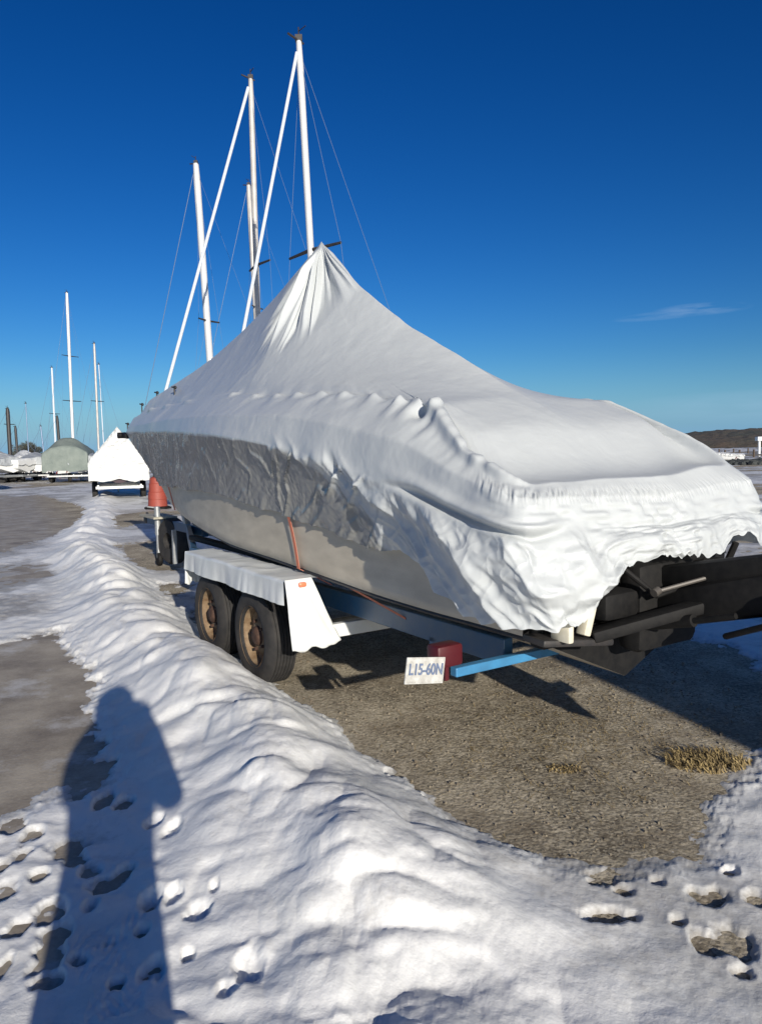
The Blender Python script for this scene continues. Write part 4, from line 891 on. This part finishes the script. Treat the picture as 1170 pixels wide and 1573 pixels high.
def rig(o_parent_name, label, top, base, bowp, r, matm, spreaders, furl=True, bowdir=None, L=7.5, shroud=1.25, backstay=3.6, hullmat=None, group='sailboats standing beyond the motorboat', hull=True, furl_r=.07):
    """sailing boat on land: hull under a mast that leans as the real one does"""
    top = Vector(top); base = Vector(base); d = (top - base).normalized()
    dz = Vector((bowp[0] - base.x, bowp[1] - base.y, 0)); bl = dz.length; dz.normalize(); rz = math.atan2(-dz.x, dz.y)
    deck = bowp[2]
    foot = base + d * ((deck - .1 - base.z) / d.z)
    stern = Vector((foot.x, foot.y, 0)) - dz * (L - bl + .1)
    if hull:
        o = loft_boat('sailboat', label, tuple(stern), rz, L, 2.5, deck * .42, deck - .35, 0, .5, hullmat, None, group, 'sailboat', cover=False, trailer=False)
        mb = MB(); k = Matrix.Identity(3); mb.box((0, L * .5, deck - .25), (1.3, L * .45, .5), bev=.12); mb.build('cabin', M['hullwhite'], o, True, world=False)
        dk = np.array([[(-1.15, .05, deck - .42), (1.15, .05, deck - .42)], [(-1.2, L * .4, deck - .38), (1.2, L * .4, deck - .38)], [(-.9, L * .7, deck - .25), (.9, L * .7, deck - .25)], [(-.1, L * .97, deck - .08), (.1, L * .97, deck - .08)]]); g = grid_mesh('deck', dk, M['hullwhite'], None); g.parent = o
    else:
        o = empty('sailboat', tuple(stern), rz); tag(o, label, 'sailboat', group)
    inv = (Matrix.Translation(stern) @ Matrix.Rotation(rz, 4, 'Z')).inverted()
    def bld(mb, nm, mt):
        bmesh.ops.transform(mb.bm, matrix=inv, verts=mb.bm.verts[:]); return mb.build(nm, mt, o, True, world=False)
    side_v = Vector((dz.y, -dz.x, 0))
    mb = MB(); mb.tube([foot, foot.lerp(top, .93), top], [r, r, r * .8], 16); mst = bld(mb, 'mast', matm)
    mb = MB(); mb.tube([top, top + Vector((0, 0, .28))], .015, 6); mb.tube([top - dz * .12, top + dz * .28 + Vector((0, 0, .06))], .022, 6); mb.box(top + Vector((0, 0, .06)), (.14, .1, .12)); mb.tube([top + Vector((0, 0, .2)), top - side_v * .22 + Vector((0, 0, .22))], .01, 6)
    bld(mb, 'masthead', M['darksteel'])
    bow = Vector(bowp)
    mb = MB(); mb.tube([bow, top - d * .25 + dz * r], furl_r if furl else .012, 10); bld(mb, 'furled_forestay' if furl else 'forestay', M['sail'] if furl else M['wire'])
    wires = [(top - d * .2, Vector((foot.x, foot.y, deck - .3)) - dz * backstay)]
    tips = []
    for fr, hw in spreaders:
        c = foot.lerp(top, fr)
        a = c - side_v * hw - dz * .1; b = c + side_v * hw - dz * .1
        mb = MB(); mb.tube([a, c, b], [.028, .04, .028], 8); bld(mb, 'spreader', M['darksteel']); tips.append((a, b, fr))
    for sgn_, k in ((-1, 0), (1, 1)):
        pts = [top - d * .3] + [t_[k] for t_ in sorted(tips, key=lambda q: -q[2])] + [Vector((foot.x, foot.y, deck - .3)) + side_v * sgn_ * shroud]
        for a, b in zip(pts[:-1], pts[1:]): wires.append((a, b))
        if tips: wires.append((foot.lerp(top, min(t_[2] for t_ in tips)), Vector((foot.x, foot.y, deck - .3)) + side_v * sgn_ * shroud + dz * .35))
    mb = MB()
    for a, b in wires: mb.tube([a, b], .0045, 5)
    bld(mb, 'standing_rigging', M['wire'])
    return o
rig('a', 'sailboat with the tallest bright mast and furled headsail rising behind the tent peak', at(459, 64, 15), at(478, 400, 15), at(345, 660, 13.7), .07, M['alu'], [(.47, .8)], hullmat=M['hullwhite'], furl_r=.034)
rig('b', 'sailboat with slender grey mast and thick furled headsail, second tallest of the four masts', at(385, 122, 21), at(396, 480, 21), at(240, 655, 19.6), .08, M['oldalu'], [(.47, .7)], hullmat=M['hullwhite'], furl_r=.045)
rig('c', 'sailboat with short thick white mast left of the tent peak, nearest the bow', at(301, 252, 27), at(322, 545, 27), at(214, 668, 29.0), .125, M['alu'], [(.42, .55)], furl=False, hullmat=M['navy'])
rig('d', 'sailboat with stubby weathered mast seen through the other rigging beside the tent', at(382, 285, 33), at(393, 480, 33), at(300, 660, 34.5), .12, M['oldalu'], [(.5, .5)], furl=False, hullmat=M['hullwhite'])

# distant masts at the left, each its own boat out in the yard
fars = [(103, 450, 113, 690, 64, .13, 'tall pale bare mast with faint spreaders left of the white wrapped boat', [(.35, 1.0), (.62, .9)], M['alu'], 9), (145, 528, 152, 690, 70, .10, 'thin greyish mast rising directly behind the white wrapped boat', [(.5, .8)], M['oldalu'], 8),
        (80, 565, 86, 690, 80, .10, 'faint short mast just left of the tall pale bare mast', [(.5, .7)], M['sail'], 8), (12, 628, 16, 695, 62, .16, 'stout dark mast near the left edge of the yard', [(.7, .5)], M['darksteel'], 7),
        (24, 656, 27, 695, 72, .12, 'short dark mast second from the left edge of the yard', [], M['darksteel'], 7), (88, 640, 92, 690, 74, .14, 'short dark mast behind the green tarpaulin boat', [], M['darksteel'], 7),
        (40, 620, 44, 690, 82, .05, 'very thin dark mast above the bare trees', [], M['wire'], 7), (63, 655, 67, 690, 88, .08, 'short thin mast between the trees and the green tarpaulin boat', [], M['wire'], 7), (152, 560, 160, 690, 78, .05, 'thin pale mast right beside the greyish mast behind the white wrapped boat', [], M['sail'], 7)]
for x0, y0, x1, y1, Zd, rr, lab, sp, mt, LL in fars:
    tp = at(x0, y0, Zd); bs_ = at(x1, y1, Zd); bw_ = bs_ + Vector((-3.2, 1.5, 0)); bw_.z = 1.75
    rig('far', lab, tp, bs_, bw_, rr, mt, sp, furl=False, hullmat=M['hullwhite'] if rr != .16 else M['antifoul'], L=LL, group='bare masts far off at the left')

# white wrapped boat down the yard, seen from astern and its sunlit end
pA = on_ground(181, 768)
loft_boat('wrapped_boat', 'white shrink wrapped boat with a pointed top on a trailer down the yard', (pA[0], pA[1] + .3, 0), math.radians(20), 6.2, 2.15, .62, 1.42, 1.25, .0, M['antifoul'], M['farwrap'], skirt=.60, fullness=1.35, seed=5)
pB = on_ground(102, 742)
loft_boat('tarped_boat', 'boat under a rounded grey green tarpaulin at the far end of the yard lane', (pB[0], pB[1], 0), math.radians(14), 7.5, 2.9, .9, 2.0, 1.0, .2, M['antifoul'], M['greentarp'], skirt=1.1, fullness=.6, seed=6)
pC = on_ground(-12, 757)
loft_boat('tarped_boat', 'dark grey tarped boat cut off by the left edge of the picture', (pC[0] - 1.3, pC[1], 0), math.radians(35), 7, 2.6, .9, 2.0, .85, .4, M['antifoul'], M['greytarp'], skirt=.9, fullness=.7, seed=7)
for (x, y, L, hgt, rz, lab, mc, mh) in ((22, 742, 5.5, .75, 60, 'small white boat with a slanted cover beside the dark grey tarped boat', M['dullwrap'], M['hullwhite']),
                               (44, 741, 5.0, .1, 80, 'low open white boat below the bare trees in the far row', M['hullwhite'], M['hullwhite']),
                               (62, 740, 6.0, .45, 30, 'pale covered boat just left of the green tarpaulin boat', M['dullwrap'], M['hullwhite']),
                               (133, 741, 6.0, .6, 25, 'pale covered boat between the green tarpaulin boat and the white wrapped boat', M['dullwrap'], M['hullwhite']),
                               (-14, 736, 6.0, .5, 70, 'grey covered boat farthest left in the far row', M['greytarp'], M['antifoul']),
                               (33, 739, 4.6, .7, 15, 'white wrapped boat with a dark hull between two low white boats', M['farwrap'], M['antifoul']),
                               (54, 738, 4.4, .3, 50, 'dark low covered boat in the gap left of the green tarpaulin boat', M['greytarp'], M['antifoul'])):
    q = on_ground(x, y); loft_boat('covered_boat', lab, (q[0], q[1], 0), math.radians(rz), L, 2.2, .75, 1.62, hgt, .4, mh, mc, group='small covered boats in the far row', skirt=.25, seed=int(x))

# neighbouring wrapped cruiser right behind the photographer: it throws the shade over the stern
sv = A(math.sin(SUN_AZ), math.cos(SUN_AZ), 0); sr = A(math.cos(SUN_AZ), -math.sin(SUN_AZ), 0)
# shade edge on the ground passes through E
E0 = A(1.86, 3.87, 0)
n_o = E0 - sv * 5.4 + sr * 1.47
loft_boat('wrapped_cruiser', 'tall white wrapped cabin cruiser parked out of view on the right behind the photographer', tuple(n_o), math.atan2(-sv[0], sv[1]) + math.pi, 9.0, 3.0, .9, 3.35, .7, .35, M['hullwhite'], M['farwrap'], skirt=.8, fullness=.5, blunt=.2, flare=.10, seed=9)

# ------------------------------------------------------------------ trees, far shore, docks
def bare_tree(x, y, h, seed, label):
    random.seed(seed); o = empty('bare_tree', (x, y, 0)); tag(o, label, 'tree', 'bare trees far behind the yard')
    mb = MB(); tips = []
    def grow(p, d, L, r, lev):
        q = p + d * L; mb.tube([p, p + d * L * .5 + Vector((random.gauss(0, .03), random.gauss(0, .03), 0)) * L, q], [r, r * .8, r * .6], 5, cap=False)
        if lev == 0: tips.append((q, d)); return
        for k in range(4 if lev > 1 else 5):
            nd = (d + Vector((random.gauss(0, .5), random.gauss(0, .5), random.gauss(.1, .3)))).normalized(); grow(p + d * L * random.uniform(.5, 1), nd, L * random.uniform(.5, .75), r * .5, lev - 1)
    grow(Vector((0, 0, 0)), Vector((0, 0, 1)), h * .38, h * .022, 4); mb.build('trunk', M['bark'], o, world=False)
    bm = bmesh.new()
    for q, d in tips:
        for k in range(7):
            a = (d + Vector((random.gauss(0, .7), random.gauss(0, .7), random.gauss(0, .5)))).normalized() * h * .07; s_ = a.orthogonal().normalized() * h * .004
            b = q + Vector((random.gauss(0, .02), random.gauss(0, .02), 0)) * h
            bm.faces.new([bm.verts.new(b - s_), bm.verts.new(b + s_), bm.verts.new(b + a)])
    me = bpy.data.meshes.new('crown'); bm.to_mesh(me); bm.free(); link_mesh('crown', me, M['twig'], o)
for i, (x, Zd, h) in enumerate(((30, 95, 3.6), (38, 100, 4.6), (46, 98, 5.2), (54, 104, 4.6), (61, 100, 3.2))):
    p = at(x, 700, Zd); bare_tree(p.x, p.y, h, 40 + i, ['lowest bushy bare tree left of the row behind the yard', 'bare tree second from left in the row behind the yard', 'tallest bare tree in the middle of the row behind the yard', 'bare tree second from right in the row behind the yard', 'small bare tree at the right end of the row behind the yard'][i])
def hill():
    az = np.radians(np.linspace(-4, 62, 380)); rws = np.linspace(0, 1, 16)
    P = np.zeros((len(az), len(rws), 3))
    for k, r in enumerate(rws):
        Rr = 1250 + 260 * r; top = 9 + 23 * sst(math.radians(12), math.radians(27), az) + 2.2 * fbm(az * 60, r * 3, oct=5, seed=401) + 3 * vnoise(az * 14, 0, seed=402)
        P[:, k, 0] = Rr * np.sin(az); P[:, k, 1] = Rr * np.cos(az); P[:, k, 2] = -1 + (top + 1.5 * fbm(az * 400, r * 40, oct=2, seed=403)) * min(1, (r * 1.25) ** .6 if r > 0 else 0)
    h_ = mat('wooded_far_shore', (0.085, 0.062, 0.045), 0.95, noise=(0.02, 1.0, (0.045, 0.05, 0.04)), bump=(0.05, 1.0, 6))
    o = grid_mesh('hills', P, h_, smooth=True); tag(o, kind='structure')
hill()
wt = mat('lake_water', (0.03, 0.06, 0.11), 0.25, spec=0.5, bump=(0.6, 0.5, 0.15))
aw = np.radians(np.linspace(-6, 70, 40)); rw = np.array([74, 90, 140, 300, 700, 1400]); T_, R_ = np.meshgrid(aw, rw, indexing='ij')
T2 = np.stack([R_ * np.sin(T_), R_ * np.cos(T_), np.full_like(R_, .045)], -1); T2[:, 0, 0] += 4 * vnoise(aw * 12, 0, seed=9); wo_ = grid_mesh('lake', T2, wt, flip=True); tag(wo_, kind='structure')
def dock(px0, px1, y, Zd, label):
    a = at(px0, y, Zd); b = at(px1, y, Zd * 1.03); o = empty('dock', (a.x, a.y, 0)); tag(o, label, 'dock', 'docks along the far side of the lot')
    mb = MB(); mb.beam((a.x, a.y, .32), (b.x, b.y, .32), 2.0, .22); mb.build('deck_boards', M['darksteel'], o)
    for k in range(7):
        c = a.lerp(b, k / 6); mb = MB(); mb.tube([(c.x, c.y - 1.05, -.2), (c.x, c.y - 1.05, 1.1)], .14, 8); mb.build('pile', M['bark'], o)
dock(1085, 1215, 703, 100, 'low dark dock nearer the shore at the right edge'); dock(1100, 1230, 697, 150, 'low dark dock farther out on the water at the right edge')
# white channel light at the dock's end
p = at(1165, 700, 110); o = empty('dock_light', (p.x, p.y, 0)); tag(o, 'white beacon post with a box on top at the right edge by the water', 'beacon')
mb = MB(); mb.tube([(p.x, p.y, 0), (p.x, p.y, 2.3)], .18, 10); mb.build('post', M['hullwhite'], o); mb = MB(); mb.box((p.x, p.y, 2.6), (.9, .9, .6), bev=.05); mb.build('lantern', M['hullwhite'], o)
q = on_ground(1141, 712); loft_boat('small_boat', 'small white open boat drawn up on the shore at the right edge', (q[0], q[1], 0), math.radians(70), 3.2, 1.3, .15, .75, .1, .4, M['hullwhite'], M['farwrap'], trailer=False, skirt=.1, seed=3)
# dark row of reeds and stones along the shoreline
mb = MB(); random.seed(3)
bm = bmesh.new()
for i in range(1500):
    az_ = math.radians(random.uniform(22, 50)); r_ = random.uniform(68, 74); x = r_ * math.sin(az_); y = r_ * math.cos(az_); h_ = random.uniform(.15, .5)
    bmesh.ops.create_icosphere(bm, subdivisions=1, radius=1, matrix=Matrix.Translation((x, y, 0)) @ Euler((random.random(), random.random(), random.random() * 6)).to_matrix().to_4x4() @ Matrix.Diagonal((random.uniform(.2, .7), random.uniform(.2, .5), h_, 1)))
me = bpy.data.meshes.new('shore_rocks'); bm.to_mesh(me); bm.free(); o = link_mesh('shore_rocks', me, mat('dark_rock', (0.035, 0.04, 0.04), .8)); tag(o, 'dark rocks along the water at the right edge', 'rocks', kind='stuff')

# ------------------------------------------------------------------ the photographer (seen as a shadow)
def person():
    o = empty('person', (-.03, -.33, 0)); tag(o, 'person in a dark coat holding up a phone, seen only as a long shadow', 'person')
    J = {}; V_ = []; E_ = []; R2 = []
    def jn(p, r, par=None):
        V_.append(p); R2.append(r)
        if par is not None: E_.append((par, len(V_) - 1))
        return len(V_) - 1
    pel = jn((0, 0, .92), (.15, .11)); ab = jn((0, 0, 1.08), (.15, .11), pel); ch_ = jn((0, 0, 1.28), (.175, .12), ab); nk0 = jn((0, .0, 1.42), (.08, .07), ch_); nk = jn((0, .01, 1.49), (.055, .055), nk0)
    hd = jn((0, .03, 1.58), (.075, .09), nk); ht = jn((0, .02, 1.66), (.07, .085), hd); jn((0, .01, 1.705), (.04, .05), ht)
    for sg in (-1, 1):
        sh_ = jn((sg * .17, 0, 1.37), (.095, .09), ch_); el = jn((sg * .225, .12, 1.16), (.075, .07), sh_); wr = jn((sg * .10 + .03, .23, 1.42), (.045, .045), el); jn((sg * .055 + .03, .275, 1.50), (.035, .018), wr)
        hp_ = jn((sg * .09, 0, .86), (.10, .10), pel); kn = jn((sg * .10, .02, .48), (.065, .065), hp_); an = jn((sg * .10, -.01, .10), (.045, .045), kn); jn((sg * .11, .15, .045), (.045, .04), an)
    me = bpy.data.meshes.new('body'); me.from_pydata(V_, E_, []); b = link_mesh('body', me, M['coat'], o)
    sk = b.modifiers.new('skin', 'SKIN'); 
    for i, r in enumerate(R2): me.skin_vertices[0].data[i].radius = r
    me.skin_vertices[0].data[0].use_root = True
    b.modifiers.new('sub', 'SUBSURF').levels = 2
    # long coat
    mb = MB(); mb.lathe([(.11, 1.42), (.18, 1.34), (.19, 1.2), (.17, 1.05), (.185, .9), (.20, .72), (.19, .70), (.17, .9), (.15, 1.1)], (0, 0, 0), (0, 0, 1), 28)
    bmesh.ops.scale(mb.bm, vec=(1.0, .72, 1), verts=mb.bm.verts[:]); mb.build('coat', M['coat'], o, True, world=False)
    mb = MB(); mb.lathe([(.23, 1.34), (.215, 1.42), (.17, 1.49), (.12, 1.56), (.125, 1.62), (.11, 1.69), (.06, 1.735), (0, 1.745)], (0, -.01, 0), (0, 0, 1), 28); bmesh.ops.scale(mb.bm, vec=(1.0, .8, 1), verts=mb.bm.verts[:]); hood = mb.build('hood', M['coat'], o, True, world=False)
    # face, ears, hair and hat line
    mb = MB(); mb.lathe([(0, -.115), (.05, -.10), (.078, -.05), (.085, .0), (.08, .06), (.05, .10), (0, .115)], (0, .075, 1.60), (0, .05, 1), 24); mb.lathe([(0, .03), (.012, .015), (.017, 0), (0, -.02)], (0, .165, 1.59), (0, 1, -.2), 8)
    for sg in (-1, 1): mb.lathe([(0, -.008), (.02, -.004), (.02, .006), (0, .01)], (sg * .086, .03, 1.595), (sg, 0, 0), 10)
    mb.build('face', M['skin'], o, True, world=False)
    mb = MB(); mb.lathe([(.094, -.03), (.10, .02), (.094, .07), (.06, .115), (0, .13)], (0, .035, 1.615), (0, -.15, 1), 24); mb.build('hair', M['hair'], o, True, world=False)
    # fingers around the phone edges
    for sg in (-1, 1):
        mb = MB(); c = Vector((sg * .052 + .03, .275, 1.52))
        mb.lathe([(0, -.045), (.022, -.03), (.026, .0), (.022, .03), (0, .04)], c + Vector((sg * .012, 0, -.02)), (0, .1, 1), 12)
        for k in range(4):
            z = 1.485 + k * .021; r = .0078
            mb.tube([(c.x + sg * .012, .275, z), (c.x + sg * .008, .298 - .006 * (k == 3), z + .004), (c.x - sg * (.008 + .003 * (k in (1, 2))), .306, z + .006)], [r, r * .95, r * .7], 8)
        mb.tube([(c.x + sg * .012, .262, 1.50), (c.x + sg * .0, .256, 1.535), (c.x - sg * .012, .262, 1.555)], [.010, .009, .007], 8)
        mb.build('hand', M['skin'], o, True, world=False)
    ph = empty('phone', (0, -.04, 1.49)); tag(ph, 'dark phone held up in both hands by the photographer', 'phone')
    mb = MB(); mb.box((0, 0, 0), (.074, .008, .15), bev=.003); mb.build('phone_body', M['phone'], ph, world=False)
    mb = MB(); mb.lathe([(0, .002), (.008, .002), (.008, 0), (0, 0)], (-.02, .006, .05), (0, 1, 0), 14); mb.build('lens_ring', M['darksteel'], ph, True, world=False)
person()
